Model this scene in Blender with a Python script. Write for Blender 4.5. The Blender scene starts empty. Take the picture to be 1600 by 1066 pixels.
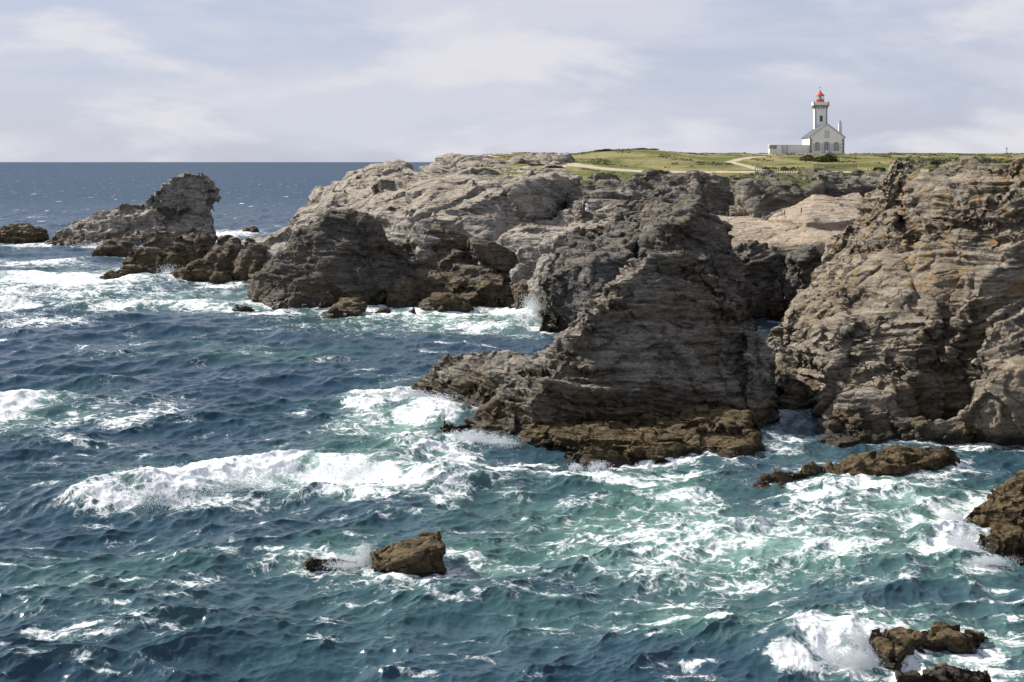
import bpy, bmesh, math, random
import numpy as np
from mathutils import Vector, kdtree
R = math.radians
sc = bpy.context.scene
COL = sc.collection

# ---------------------------------------------------------------- camera, sky, sun, exposure
H = 20.0            # eye height above the sea
F = 2222.0          # focal length in photo pixels (1600 wide)
HY = 253.0          # photo row of the horizon
cd = bpy.data.cameras.new('camera'); cam = bpy.data.objects.new('camera', cd); COL.objects.link(cam)
cam.location = (0, 0, H); cam.rotation_euler = (R(90), 0, 0)
cd.sensor_width = 36; cd.lens = 50.0; cd.shift_y = -(533 - HY) / 1600
cd.clip_start = 1.0; cd.clip_end = 120000
sc.camera = cam
SUN = Vector((-0.69, 0.38, 0.62)).normalized()
w = bpy.data.worlds.new('World'); sc.world = w; w.use_nodes = True
nt = w.node_tree; nt.nodes.clear()
def wn(t, **k):
    n = nt.nodes.new(t)
    for a, b in k.items(): setattr(n, a, b)
    return n
out = wn('ShaderNodeOutputWorld'); bg = wn('ShaderNodeBackground'); bg.inputs[1].default_value = 0.078
sky = wn('ShaderNodeTexSky', sky_type='NISHITA', sun_disc=False)
sky.sun_elevation = math.asin(SUN.z); sky.sun_rotation = math.atan2(SUN.x, SUN.y)
sky.air_density = 1.0; sky.dust_density = 0.6; sky.ozone_density = 2.0
tc = wn('ShaderNodeTexCoord')
def cloud(scale, sz, detail, lo, hi, off):
    mp = wn('ShaderNodeMapping'); mp.inputs['Scale'].default_value = (1, 1, sz); mp.inputs['Location'].default_value = off
    nt.links.new(tc.outputs['Generated'], mp.inputs[0])
    n = wn('ShaderNodeTexNoise'); n.inputs['Scale'].default_value = scale; n.inputs['Detail'].default_value = detail
    n.inputs['Roughness'].default_value = 0.55; n.inputs['Distortion'].default_value = 0.3
    nt.links.new(mp.outputs[0], n.inputs['Vector'])
    r = wn('ShaderNodeMapRange', interpolation_type='SMOOTHSTEP'); r.inputs['From Min'].default_value = lo; r.inputs['From Max'].default_value = hi
    nt.links.new(n.outputs['Fac'], r.inputs['Value']); return r.outputs[0]
def wmix(f, a, b):
    m = wn('ShaderNodeMix', data_type='RGBA')
    for s, v in ((m.inputs['Factor'], f), (m.inputs[6], a), (m.inputs[7], b)):
        if hasattr(v, 'links'): nt.links.new(v, s)
        else: s.default_value = v
    return m.outputs[2]
sz_ = wn('ShaderNodeSeparateXYZ'); nt.links.new(tc.outputs['Generated'], sz_.inputs[0])
def wr(a, b, c, d):
    r = wn('ShaderNodeMapRange', interpolation_type='SMOOTHSTEP')
    for k_, v_ in (('From Min', a), ('From Max', b), ('To Min', c), ('To Max', d)): r.inputs[k_].default_value = v_
    nt.links.new(sz_.outputs[2], r.inputs['Value']); return r.outputs[0]
def wmul(a, b):
    m = wn('ShaderNodeMath', operation='MULTIPLY'); nt.links.new(a, m.inputs[0]); nt.links.new(b, m.inputs[1]); return m.outputs[0]
thin = wr(0.10, 0.45, 1.0, 0.45)
c0 = wmix(wr(0.08, 0.5, 0.80, 0.30), sky.outputs[0], (4.95, 5.3, 6.8, 1))                       # thin veil over the blue
c1 = wmix(wmul(thin, cloud(3.4, 4.2, 7, 0.40, 0.58, (3.1, 0, 0.2))), c0, (6.1, 6.25, 7.15, 1))   # broad pale cloud
c2 = wmix(wmul(thin, cloud(7.0, 3.2, 8, 0.47, 0.66, (0.4, 1.7, 0.0))), c1, (7.05, 7.0, 7.55, 1))      # bright puffs
nt.links.new(c2, bg.inputs[0]); nt.links.new(bg.outputs[0], out.inputs[0])
sl = bpy.data.lights.new('sun', 'SUN'); sl.energy = 5.0; sl.angle = R(0.5); sl.color = (1.0, 0.945, 0.86)
so = bpy.data.objects.new('sun', sl); COL.objects.link(so)
so.rotation_euler = SUN.to_track_quat('Z', 'Y').to_euler(); so.location = (-300, 100, 400)
sc.view_settings.view_transform = 'Standard'; sc.view_settings.look = 'None'
sc.view_settings.exposure = 0.46; sc.view_settings.gamma = 1.0

# ---------------------------------------------------------------- helpers
def P(px, py, d): return ((px - 800) / F * d, d, H - (py - HY) / F * d)
def Wt(px, py, z=-3.0):
    d = H * F / (py - HY); return ((px - 800) / F * d, d, z)
def B(px, d, z=-3.0): return ((px - 800) / F * d, d, z)

def tag(o, label=None, cat=None, group=None, kind=None):
    if label: o['label'] = label
    if cat: o['category'] = cat
    if group: o['group'] = group
    if kind: o['kind'] = kind
    return o
def empty(name, loc, rz=0.0):
    o = bpy.data.objects.new(name, None); COL.objects.link(o)
    o.location = loc; o.rotation_euler = (0, 0, rz); o.empty_display_size = 0.5
    return o
def link(name, me, mats, parent=None):
    o = bpy.data.objects.new(name, me); COL.objects.link(o)
    for m in (mats if isinstance(mats, (list, tuple)) else [mats]): me.materials.append(m)
    if parent is not None: o.parent = parent
    return o
def np_mesh(name, V, Fc, smooth=True):
    me = bpy.data.meshes.new(name); n = Fc.shape[1]
    me.vertices.add(len(V)); me.vertices.foreach_set('co', np.ascontiguousarray(V, dtype=np.float32).ravel())
    me.loops.add(Fc.size); me.loops.foreach_set('vertex_index', Fc.astype(np.int32).ravel())
    me.polygons.add(len(Fc)); me.polygons.foreach_set('loop_start', (np.arange(len(Fc)) * n).astype(np.int32))
    try: me.polygons.foreach_set('loop_total', np.full(len(Fc), n, np.int32))
    except Exception: pass
    me.polygons.foreach_set('use_smooth', np.full(len(Fc), smooth, bool))
    me.update(calc_edges=True); return me
def attr(me, name, a):
    t = me.attributes.new(name, 'FLOAT', 'POINT'); t.data.foreach_set('value', np.ascontiguousarray(a, dtype=np.float32))

_r = np.random.RandomState(7)
PERM = np.tile(_r.permutation(256), 3).astype(np.int32)
GR = _r.normal(size=(256, 3)).astype(np.float32); GR /= np.linalg.norm(GR, axis=1)[:, None]
RND = _r.rand(256).astype(np.float32)
def perlin(p, seed=0):
    p = p + np.float32(seed * 13.71)
    i = np.floor(p).astype(np.int32); f = (p - i).astype(np.float32); i &= 255
    u = f * f * f * (f * (f * 6 - 15) + 10); res = 0
    for dx in (0, 1):
        wx = u[:, 0] if dx else 1 - u[:, 0]
        for dy in (0, 1):
            wy = u[:, 1] if dy else 1 - u[:, 1]
            a = PERM[PERM[(i[:, 0] + dx) & 255] + ((i[:, 1] + dy) & 255)]
            for dz in (0, 1):
                wz = u[:, 2] if dz else 1 - u[:, 2]
                g = GR[PERM[a + ((i[:, 2] + dz) & 255)]]
                res = res + wx * wy * wz * (g[:, 0] * (f[:, 0] - dx) + g[:, 1] * (f[:, 1] - dy) + g[:, 2] * (f[:, 2] - dz))
    return res * 1.5
def fbm(p, oc=4, seed=0, gain=0.5, ridged=False):
    r = 0; a = 1.0; s = 1.0
    for k in range(oc):
        n = perlin(p * s, seed + k * 3.3)
        r = r + a * ((0.5 - np.abs(n)) * 1.6 - 0.45 if ridged else n); a *= gain; s *= 2.07
    return r
def cells(p, seed=0):
    """per-cell random value and crack distance of a 3-D Voronoi pattern"""
    i = np.floor(p).astype(np.int32); f = p - i
    b1 = np.full(len(p), 9., np.float32); b2 = b1.copy(); val = np.zeros(len(p), np.float32); fac = val.copy()
    for dx in (-1, 0, 1):
        for dy in (-1, 0, 1):
            for dz in (-1, 0, 1):
                h = PERM[PERM[PERM[(i[:, 0] + dx + seed) & 255] + ((i[:, 1] + dy) & 255)] + ((i[:, 2] + dz) & 255)]
                ox = RND[h] + dx - f[:, 0]; oy = RND[PERM[h]] + dy - f[:, 1]; oz = RND[PERM[PERM[h]]] + dz - f[:, 2]
                d = ox * ox + oy * oy + oz * oz
                m = d < b1
                gv = GR[PERM[h + 77]]; fac = np.where(m, ox * gv[:, 0] + oy * gv[:, 1] + oz * gv[:, 2], fac)
                b2 = np.where(m, b1, np.minimum(b2, d)); val = np.where(m, RND[PERM[h + 31]], val); b1 = np.where(m, d, b1)
    return val, np.sqrt(b2) - np.sqrt(b1), fac
def vnormals(V, Q):
    a = V[Q[:, 2]] - V[Q[:, 0]]; b = V[Q[:, 3]] - V[Q[:, 1]]
    n = np.cross(a, b); N = np.zeros_like(V)
    for k in range(4):
        for c in range(3): N[:, c] += np.bincount(Q[:, k], weights=n[:, c], minlength=len(V))
    N /= np.maximum(np.linalg.norm(N, axis=1), 1e-9)[:, None]
    return N.astype(np.float32)

# ---------------------------------------------------------------- materials
class NT:
    def __init__(s, name):
        s.m = bpy.data.materials.new(name); s.m.use_nodes = True; s.t = s.m.node_tree; s.t.nodes.clear()
        s.out = s.t.nodes.new('ShaderNodeOutputMaterial'); s.bsdf = s.t.nodes.new('ShaderNodeBsdfPrincipled')
        s.t.links.new(s.bsdf.outputs[0], s.out.inputs[0])
    def n(s, ty, **k):
        x = s.t.nodes.new(ty)
        for a, b in k.items(): setattr(x, a, b)
        return x
    def put(s, sock, v):
        if hasattr(v, 'links') and hasattr(v, 'node'): s.t.links.new(v, sock)
        else: sock.default_value = v
    def math(s, op, a, b=0.0, clamp=False):
        x = s.n('ShaderNodeMath', operation=op, use_clamp=clamp); s.put(x.inputs[0], a); s.put(x.inputs[1], b); return x.outputs[0]
    def mix(s, f, a, b, blend='MIX'):
        x = s.n('ShaderNodeMix', data_type='RGBA', blend_type=blend)
        s.put(x.inputs['Factor'], f); s.put(x.inputs[6], a); s.put(x.inputs[7], b); return x.outputs[2]
    def rng(s, v, a, b, c=0.0, d=1.0, smooth=True):
        x = s.n('ShaderNodeMapRange', interpolation_type='SMOOTHSTEP' if smooth else 'LINEAR')
        s.put(x.inputs['Value'], v); s.put(x.inputs['From Min'], a); s.put(x.inputs['From Max'], b)
        s.put(x.inputs['To Min'], c); s.put(x.inputs['To Max'], d); return x.outputs[0]
    def pos(s, scale=(1, 1, 1), rot=(0, 0, 0)):
        g = s.n('ShaderNodeNewGeometry'); m = s.n('ShaderNodeMapping'); m.vector_type = 'POINT'
        m.inputs['Scale'].default_value = scale; m.inputs['Rotation'].default_value = rot
        s.t.links.new(g.outputs['Position'], m.inputs[0]); return m.outputs[0]
    def noise(s, vec, scale, detail=4, rough=0.55, dist=0.0, col=False):
        x = s.n('ShaderNodeTexNoise'); s.put(x.inputs['Vector'], vec)
        x.inputs['Scale'].default_value = scale; x.inputs['Detail'].default_value = detail
        x.inputs['Roughness'].default_value = rough; x.inputs['Distortion'].default_value = dist
        return x.outputs['Color' if col else 'Fac']
    def vor(s, vec, scale, feature='DISTANCE_TO_EDGE', out='Distance'):
        x = s.n('ShaderNodeTexVoronoi', feature=feature); s.put(x.inputs['Vector'], vec); x.inputs['Scale'].default_value = scale
        return x.outputs[out]
    def warp(s, vec, scale, amt):
        n = s.noise(vec, scale, 3, col=True); a = s.n('ShaderNodeVectorMath', operation='MULTIPLY_ADD')
        s.t.links.new(n, a.inputs[0]); a.inputs[1].default_value = (amt,) * 3; s.put(a.inputs[2], vec); return a.outputs[0]
    def bump(s, h, strength, dist, normal=None):
        b = s.n('ShaderNodeBump'); s.put(b.inputs['Height'], h); b.inputs['Strength'].default_value = strength
        b.inputs['Distance'].default_value = dist
        if normal is not None: s.put(b.inputs['Normal'], normal)
        return b.outputs[0]
    def sep(s, vec):
        x = s.n('ShaderNodeSeparateXYZ'); s.put(x.inputs[0], vec); return x.outputs
    def at(s, name):
        x = s.n('ShaderNodeAttribute', attribute_name=name); return x.outputs['Fac']

def rock_mat(name, dark, light, tint, px=0.1, brown_z=2.6, lichen=0.3, brown=0.75, wz=(0.3, 1.3), tan_z=None, strata=(0.05, 0.08, 0), grass_z=None, tan_top=0.0):
    """px: metres per rendered pixel, sets the size of the finest grain"""
    t = NT(name); g = t.pos(); st = t.pos((0.35, 0.35, 2.2), strata); z = t.sep(g)[2]
    wst = t.warp(st, 0.5, 1.2)
    big = t.noise(g, 0.16, 5, 0.6, 0.6); lay = t.noise(wst, 1.0, 8, 0.68)
    fine = t.noise(g, 0.45 / px, 4, 0.65); mid = t.noise(g, 0.9, 7, 0.65, 0.5)
    c = t.mix(t.rng(lay, 0.30, 0.66), dark + (1,), tuple(x * 1.18 for x in light) + (1,))
    c = t.mix(t.rng(big, 0.42, 0.62), c, t.mix(0.55, c, tint + (1,)))
    c = t.mix(t.rng(mid, 0.52, 0.70, 0, 0.45), c, light + (1,))
    c = t.mix(1.0, c, t.mix(t.rng(fine, 0.25, 0.75), (0.72, 0.72, 0.74, 1), (1.22, 1.2, 1.18, 1)), 'MULTIPLY')
    # pale quartz veins
    v = t.vor(t.warp(st, 0.8, 2.0), 0.42)
    c = t.mix(t.math('MULTIPLY', t.rng(v, 0.0, 0.012, 1, 0), t.rng(t.noise(g, 0.35, 3), 0.56, 0.66, 0, 0.55)), c, (0.5, 0.48, 0.45, 1))
    nz = t.sep(t.n('ShaderNodeNewGeometry').outputs['Normal'])[2]
    if lichen > 0:
        l = t.math('MULTIPLY', t.rng(t.noise(g, 0.5, 8, 0.7, 0.8), 0.50, 0.64), t.rng(z, 4.0, 13.0, 0, lichen))
        c = t.mix(l, c, (0.34, 0.215, 0.085, 1))
    if tan_top > 0:
        l = t.math('MULTIPLY', t.rng(t.math('ADD', nz, t.math('MULTIPLY', t.noise(g, 0.25, 6), 0.5)), 0.80, 1.12, 0, tan_top), t.rng(z, 6, 12))
        c = t.mix(l, c, (0.40, 0.335, 0.25, 1))
    # brown weed and wet band by the water
    zz = t.math('ADD', z, t.rng(t.noise(g, 0.22, 5, 0.6), 0.3, 0.7, -1.6, 1.6, False))
    br = t.rng(zz, brown_z * 0.55, brown_z * 1.35, 1, 0)
    bc = t.mix(t.rng(t.noise(g, 0.35 / px * 0.5, 6, 0.7), 0.35, 0.68), (0.035, 0.024, 0.012, 1), (0.205, 0.145, 0.066, 1))
    c = t.mix(t.math('MULTIPLY', br, brown), c, bc)
    wet = t.rng(t.math('ADD', z, t.rng(t.noise(g, 0.8, 3), 0.3, 0.7, -0.5 * (wz[1] - wz[0]), 0.5 * (wz[1] - wz[0]), False)), wz[0], wz[1], 1, 0)
    c = t.mix(t.math('MULTIPLY', wet, 0.72), c, (0.020, 0.017, 0.013, 1))
    if grass_z:
        gm = t.math('MULTIPLY', t.rng(t.math('ADD', nz, t.rng(t.noise(g, 0.2, 6, 0.65), 0.3, 0.7, -0.45, 0.45, False)), 0.62, 0.85),
                    t.rng(t.math('ADD', z, t.rng(t.noise(g, 0.12, 3), 0.3, 0.7, -3, 3, False)), grass_z - 0.5, grass_z + 1.5))
        gc = t.mix(t.rng(t.noise(g, 0.5, 6), 0.35, 0.65), (0.075, 0.095, 0.025, 1), (0.17, 0.16, 0.06, 1))
        c = t.mix(gm, c, gc)
    t.put(t.bsdf.inputs['Base Color'], c)
    t.put(t.bsdf.inputs['Roughness'], t.rng(wet, 0, 1, 0.88, 0.30)); t.bsdf.inputs['Specular IOR Level'].default_value = 0.35
    cr = t.vor(t.warp(st, 0.6, 0.35), 0.5)
    b = t.bump(lay, 1.0, 0.75)
    b = t.bump(t.rng(cr, 0, 0.06), 0.7, 0.12, b)
    b = t.bump(t.noise(st, 2.2, 8, 0.7, 0.4), 0.9, 0.28, b)
    b = t.bump(t.vor(t.warp(st, 0.9, 0.3), 1.3, 'F1'), 0.8, 0.22, b)
    b = t.bump(t.vor(t.pos((0.8, 0.8, 2.0), strata), 2.3, 'F1'), 0.6, 0.10, b)
    b = t.bump(fine, 0.8, px * 1.2, b)
    t.put(t.bsdf.inputs['Normal'], b)
    return t.m

def plain(name, col, rough=0.7, metal=0.0, var=0.12, scale=3.0):
    t = NT(name); g = t.n('ShaderNodeTexCoord').outputs['Object']
    n = t.noise(g, scale, 6, 0.65)
    d = tuple(x * (1 - var) for x in col) + (1,); l = tuple(min(1, x * (1 + var)) for x in col) + (1,)
    t.put(t.bsdf.inputs['Base Color'], t.mix(t.rng(n, 0.3, 0.7), d, l))
    t.bsdf.inputs['Roughness'].default_value = rough; t.bsdf.inputs['Metallic'].default_value = metal
    t.put(t.bsdf.inputs['Normal'], t.bump(n, 0.25, 0.02)); return t.m

GREY_D, GREY_L = (0.085, 0.075, 0.062), (0.27, 0.24, 0.20)
M_pyr = rock_mat('rock_pyramid', (0.070, 0.063, 0.050), (0.34, 0.31, 0.26), (0.17, 0.135, 0.09), 0.085, 2.2, 0.35, strata=(0.04, 0.10, 0))
M_right = rock_mat('rock_right', (0.095, 0.085, 0.068), (0.36, 0.315, 0.25), (0.27, 0.21, 0.14), 0.085, 1.4, 0.85, strata=(0.05, -0.20, 0), grass_z=18.6)
M_mid = rock_mat('rock_mid', (0.052, 0.049, 0.045), (0.20, 0.187, 0.165), (0.13, 0.118, 0.09), 0.125, 1.8, 0.4, strata=(0.1, 0.35, 0), grass_z=16.2)
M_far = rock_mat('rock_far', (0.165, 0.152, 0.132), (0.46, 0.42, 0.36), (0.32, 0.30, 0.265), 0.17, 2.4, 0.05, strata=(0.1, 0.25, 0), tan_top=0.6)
M_dark = rock_mat('rock_dark', (0.050, 0.045, 0.038), (0.18, 0.16, 0.13), (0.12, 0.10, 0.075), 0.15, 2.2, 0.0, 0.4, strata=(0.05, 0.15, 0))
M_cliff = rock_mat('rock_plateau_cliff', (0.085, 0.078, 0.066), (0.29, 0.265, 0.225), (0.15, 0.13, 0.10), 0.18, 1.0, 0.2, strata=(0.1, 0.4, 0), grass_z=17.0)
M_tan = rock_mat('rock_tan', (0.34, 0.27, 0.19), (0.47, 0.395, 0.30), (0.42, 0.33, 0.235), 0.16, 1.2, 0.1, strata=(0.1, 0.2, 0))
M_low = rock_mat('rock_low', (0.050, 0.038, 0.021), (0.22, 0.165, 0.085), (0.125, 0.096, 0.05), 0.07, 5.0, 0.0, 0.8, (0.1, 0.5))
M_lowfar = rock_mat('rock_low_far', (0.050, 0.040, 0.028), (0.20, 0.165, 0.12), (0.12, 0.09, 0.06), 0.17, 3.2, 0.0)

# ---------------------------------------------------------------- rocks
WATERLINE = []      # points where rock meets the sea, for the foam
ROCKS = []
def hull_verts(bm, pts):
    vs = [bm.verts.new(p) for p in pts]
    r = bmesh.ops.convex_hull(bm, input=vs)
    junk = [g for g in set(r['geom_interior']) | set(r['geom_unused']) if isinstance(g, bmesh.types.BMVert) and g.is_valid]
    bmesh.ops.delete(bm, geom=junk, context='VERTS')
def rock(name, hulls, voxel, mat, seed=0, warp=1.0, warp_s=7.0, lump=0.6, lump_s=5.0, T=1.1, A=0.32, tilt=(0.05, 0.1), block=0.25, block_s=2.2, fine=1.0, zmin=-1.2, slabz=1.0, grow=0.0, facet=0.6, ridge=0.18, joint=0.5):
    bm = bmesh.new()
    for h in hulls: hull_verts(bm, h)
    me = bpy.data.meshes.new('tmp'); bm.to_mesh(me); bm.free()
    o = bpy.data.objects.new('tmp', me); COL.objects.link(o)
    m = o.modifiers.new('r', 'REMESH'); m.mode = 'VOXEL'; m.voxel_size = voxel
    dg = bpy.context.evaluated_depsgraph_get(); ev = o.evaluated_get(dg); em = ev.to_mesh()
    V = np.empty(len(em.vertices) * 3, np.float32); em.vertices.foreach_get('co', V); V = V.reshape(-1, 3)
    Q = np.empty(len(em.loops), np.int32); em.loops.foreach_get('vertex_index', Q); Q = Q.reshape(-1, 4)
    ev.to_mesh_clear(); bpy.data.objects.remove(o); bpy.data.meshes.remove(me)
    s = seed * 7.77
    keep = (V[Q][:, :, 2] > zmin - 2).any(axis=1); Q = Q[keep]
    used = np.unique(Q); mp = np.zeros(len(V), np.int64); mp[used] = np.arange(len(used)); V = V[used]; Q = mp[Q]
    p = V / warp_s
    wv = np.stack([fbm(p + k * 5.3, 2, s + k) for k in range(3)], 1); wv[:, 2] *= 0.6
    V = V + warp * wv
    N = vnormals(V, Q)
    d = grow + lump * 0.8 * fbm(V / lump_s, 2, s + 9)
    d += lump * ridge * fbm(V / (lump_s * 0.45), 2, s + 4, ridged=True)
    for k_, fs_ in ((0, lump_s * 1.0), (1, lump_s * 0.45)):
        c, ed, fc = cells(V / fs_ + 0.15 * fbm(V / lump_s, 2, s + 3)[:, None], seed + 5 + k_)
        d += facet * lump * (1.5 if k_ == 0 else 0.8) * fc - 0.12 * lump * np.clip(1 - ed / 0.07, 0, 1)
    V = V + N * d[:, None]; N = vnormals(V, Q)
    # bedding ledges
    tv = np.array([math.sin(tilt[1]), math.sin(tilt[0]), 1.0]); tv /= np.linalg.norm(tv)
    wz = (V @ tv).astype(np.float32) + 0.9 * fbm(V / 10.0, 2, s + 17) + 0.09 * fbm(V / 2.2, 2, s + 21)
    wz = wz + 0.5 * T * perlin(np.stack([0 * wz, 0 * wz, wz / (T * 3.1)], 1).astype(np.float32), s + 55) * 3
    msk = np.clip(0.8 + 1.1 * fbm(V / 6.5, 2, s + 61), 0.2, 1.5)
    d = np.zeros(len(V), np.float32)
    for k, (tt, aa, ss) in enumerate(((T, A, 9.0), (T * 0.43, A * 0.72, 6.0), (T * 0.21, A * 0.42 * fine, 3.5))):
        if tt < voxel * 1.3: continue
        q = wz / tt; i = np.floor(q); fr = q - i
        hh = perlin(np.stack([V[:, 0] / ss, V[:, 1] / ss, i * 7.37], 1).astype(np.float32), s + 31 + k)
        hn = perlin(np.stack([V[:, 0] / ss, V[:, 1] / ss, (i + 1) * 7.37], 1).astype(np.float32), s + 31 + k)
        e = np.clip((fr - 0.72) / 0.28, 0, 1); e = e * e * (3 - 2 * e)
        d += msk * aa * ((hh * (1 - e) + hn * e) * 1.5 - 0.5 * fr)
    jn = V @ np.array([0.86, 0.34, 0.38 * (1 if seed % 2 else -1)]) + 0.9 * fbm(V / 8.0, 2, s + 71)
    jt = jn / (T * 5.5); ji = np.floor(jt); jf = jt - ji
    jh = perlin(np.stack([ji * 5.31, wz / (T * 7), 0 * wz + s], 1).astype(np.float32), s + 73)
    d += joint * T * (1.3 * jh - 0.42 * np.clip(1 - np.minimum(jf, 1 - jf) / 0.035, 0, 1) * (jh > -0.15))
    if block > 0:
        c, ed, fc = cells(np.stack([V[:, 0] * 0.6, V[:, 1] * 0.6, wz * 1.4 * slabz], 1) / block_s + 0.3 * fbm(V / 2.5, 2, s)[:, None], seed)
        d += block * (c - 0.5) * 0.9 + block * 0.8 * fc - block * 0.5 * np.clip(1 - ed / 0.10, 0, 1)
    d += 0.22 * A * fbm(V / 0.9, 3, s + 41)
    hz = np.abs(N[:, 2])
    V = V + N * (d * (1 - 0.45 * hz))[:, None]
    keep = (V[Q][:, :, 2] > zmin).any(axis=1); Q = Q[keep]
    used = np.unique(Q); mp = np.zeros(len(V), np.int64); mp[used] = np.arange(len(used)); V = V[used]; Q = mp[Q]
    me = np_mesh(name, V, Q)
    ob = link(name, me, mat)
    wl = V[np.abs(V[:, 2] - 0.1) < max(0.3, voxel)]
    WATERLINE.append(wl[::3, :2])
    ROCKS.append(ob)
    return ob

def blob(px, py, w_, h_, d, seed, thick=1.0, base=None, tilt=0.0):
    """boulder-like hull: centre of its base line at px, base row py, width and height in photo pixels at distance d"""
    rnd = random.Random(seed); c = P(px, py, d); s = d / F; pts = []
    for k in range(22):
        a = rnd.uniform(0, 2 * math.pi); u = rnd.random() ** 0.6
        hh = math.sqrt(max(0, 1 - u * u)) * rnd.uniform(0.75, 1.0)
        x = u * math.cos(a); y = u * math.sin(a)
        pts.append((c[0] + x * w_ / 2 * s, c[1] + y * w_ / 2 * s * thick, c[2] + max(0, hh + tilt * x) * h_ * s))
    bz = -3 if base is None else base
    pts += [(c[0] + math.cos(a) * w_ * 0.52 * s, c[1] + math.sin(a) * w_ * 0.52 * s * thick, min(bz, c[2] - 1)) for a in [k * math.pi / 4 for k in range(8)]]
    return pts
def slab(poly, d, t0, t1=None):
    t1 = t0 if t1 is None else t1
    return [P(a, b, d - t0) if False else (P(a, b, d)[0], d - t0, P(a, b, d)[2]) for a, b in poly] + [(P(a, b, d)[0], d + t1, P(a, b, d)[2]) for a, b in poly]

# --- main pyramid with its promontory and tidal ledges
pyr = [
 [P(1022,412,113), P(1060,400,114), P(1098,425,116), P(1160,480,117), P(1200,550,116), P(940,482,108.5), P(878,572,105.5), P(825,628,103.5),
  P(990,412,119), P(912,482,115.5), P(850,570,112.5), P(790,622,110), P(745,645,108), Wt(830,688), Wt(900,690), Wt(1000,688), Wt(1185,668), B(1222,116), B(1190,130), B(1000,136), B(900,126), B(850,118)],
 [P(1185,505,114), P(1212,548,114), P(1208,600,110), P(1165,560,111), B(1160,106), B(1222,109), B(1226,120), B(1170,124)],
 [P(770,540,120), P(725,546,122), P(855,570,117), P(634,602,122), P(690,567,123), P(820,590,112), P(860,600,110), Wt(618,616), Wt(690,642), B(880,108), B(880,122), B(780,132), B(660,128)],
 [P(868,600,108), P(812,624,108.5), P(760,648,107.5), P(722,660,107), Wt(690,672), Wt(740,684), Wt(800,692), B(900,104), B(880,116), B(760,114)],
 blob(703, 672, 50, 12, 106.5, 5),
]
ob = rock('sea_crag', pyr, 0.12, M_pyr, seed=1, warp=0.9, lump=0.6, T=0.85, A=0.5, tilt=(0.05, 0.16), block=0.32, block_s=2.4, joint=0.5)
tag(ob, 'tall pyramid-shaped dark layered rock crag rising from the surf in mid picture', 'crag')
led = [
 [(x_, d_, z_) for x_, d_, z_ in [B(850,106,1.0), B(1180,106,1.2), B(870,100,0.55), B(1000,98.5,0.6), B(1150,101,0.9), B(860,99,-3), B(1000,97,-3), B(1185,100,-3), B(1190,110,-3), B(850,110,-3)]],
 [P(870,664,103), P(830,668,103), P(905,690,99.5), Wt(775,700), Wt(850,714), Wt(918,708), B(920,106), B(790,106)],
 [P(905,700,95.5), P(1000,698,95.8), P(1065,694,97), Wt(885,730), Wt(930,754), Wt(1000,750), Wt(1065,738), B(1080,101), B(880,101)],
 [P(1110,672,100.5), P(1150,667,101), P(1178,680,99.5), P(1060,694,98), Wt(1040,742), Wt(1120,728), Wt(1192,700), B(1190,105), B(1080,104)],
]
ob = rock('rock_ledge', led, 0.10, M_low, seed=2, grow=0.3, facet=0.9, warp=0.4, warp_s=4, lump=0.32, lump_s=2.5, T=0.7, A=0.16, block=0.12, block_s=1.2)
tag(ob, 'long brown wave-washed ledge at the foot of the pyramid crag', 'rock ledge')

# --- ridge behind the pyramid
ridge = [
 [P(1078,294,178), P(1106,302,174), P(1036,298,180), P(990,325,180), P(1118,385,166), P(1150,445,160), P(1030,395,154), B(965,152), B(1160,148), B(1185,180), B(1000,200)],
 [P(990,325,182), P(930,372,174), P(885,397,167), P(850,438,165), P(985,395,158), P(905,425,163), Wt(840,512), Wt(866,522), Wt(905,520), B(1010,150), B(1000,200), B(850,184)],
 [P(1090,345,172), P(1152,350,174), P(1112,400,172), P(1090,380,168), P(1150,354,178), P(1100,345,180)],
 [P(978,332,184), P(905,368,188), P(858,400,182), P(990,345,205), B(850,178), B(1000,210), B(980,168)],
]
ob = rock('rock_ridge', ridge, 0.19, M_mid, seed=3, warp=1.5, lump=0.9, T=1.2, A=0.5, tilt=(0.1, 0.4), block=0.4, block_s=3, ridge=0.1)
tag(ob, 'dark jagged ridge with mossy top right behind the pyramid crag', 'ridge')

# --- gully walls and rocky slope between ridge and right cliff
gul = [
 blob(1170, 470, 110, 105, 187, 11, 1.0), blob(1200, 428, 70, 44, 192, 12), blob(1130, 440, 60, 90, 180, 13),
 blob(1215, 470, 60, 75, 195, 14), blob(1260, 430, 70, 50, 190, 15), blob(1232, 480, 60, 30, 183, 16),
 blob(1190, 415, 50, 26, 200, 17)]
ob = rock('gully_rocks', gul, 0.21, M_mid, seed=4, warp=1.2, lump=0.8, T=1.3, A=0.45, tilt=(0.1, -0.3), block=0.45, block_s=2.8)
tag(ob, 'brown broken rocks lining the narrow gully between the ridge and the right cliff', 'rocks')

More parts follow.
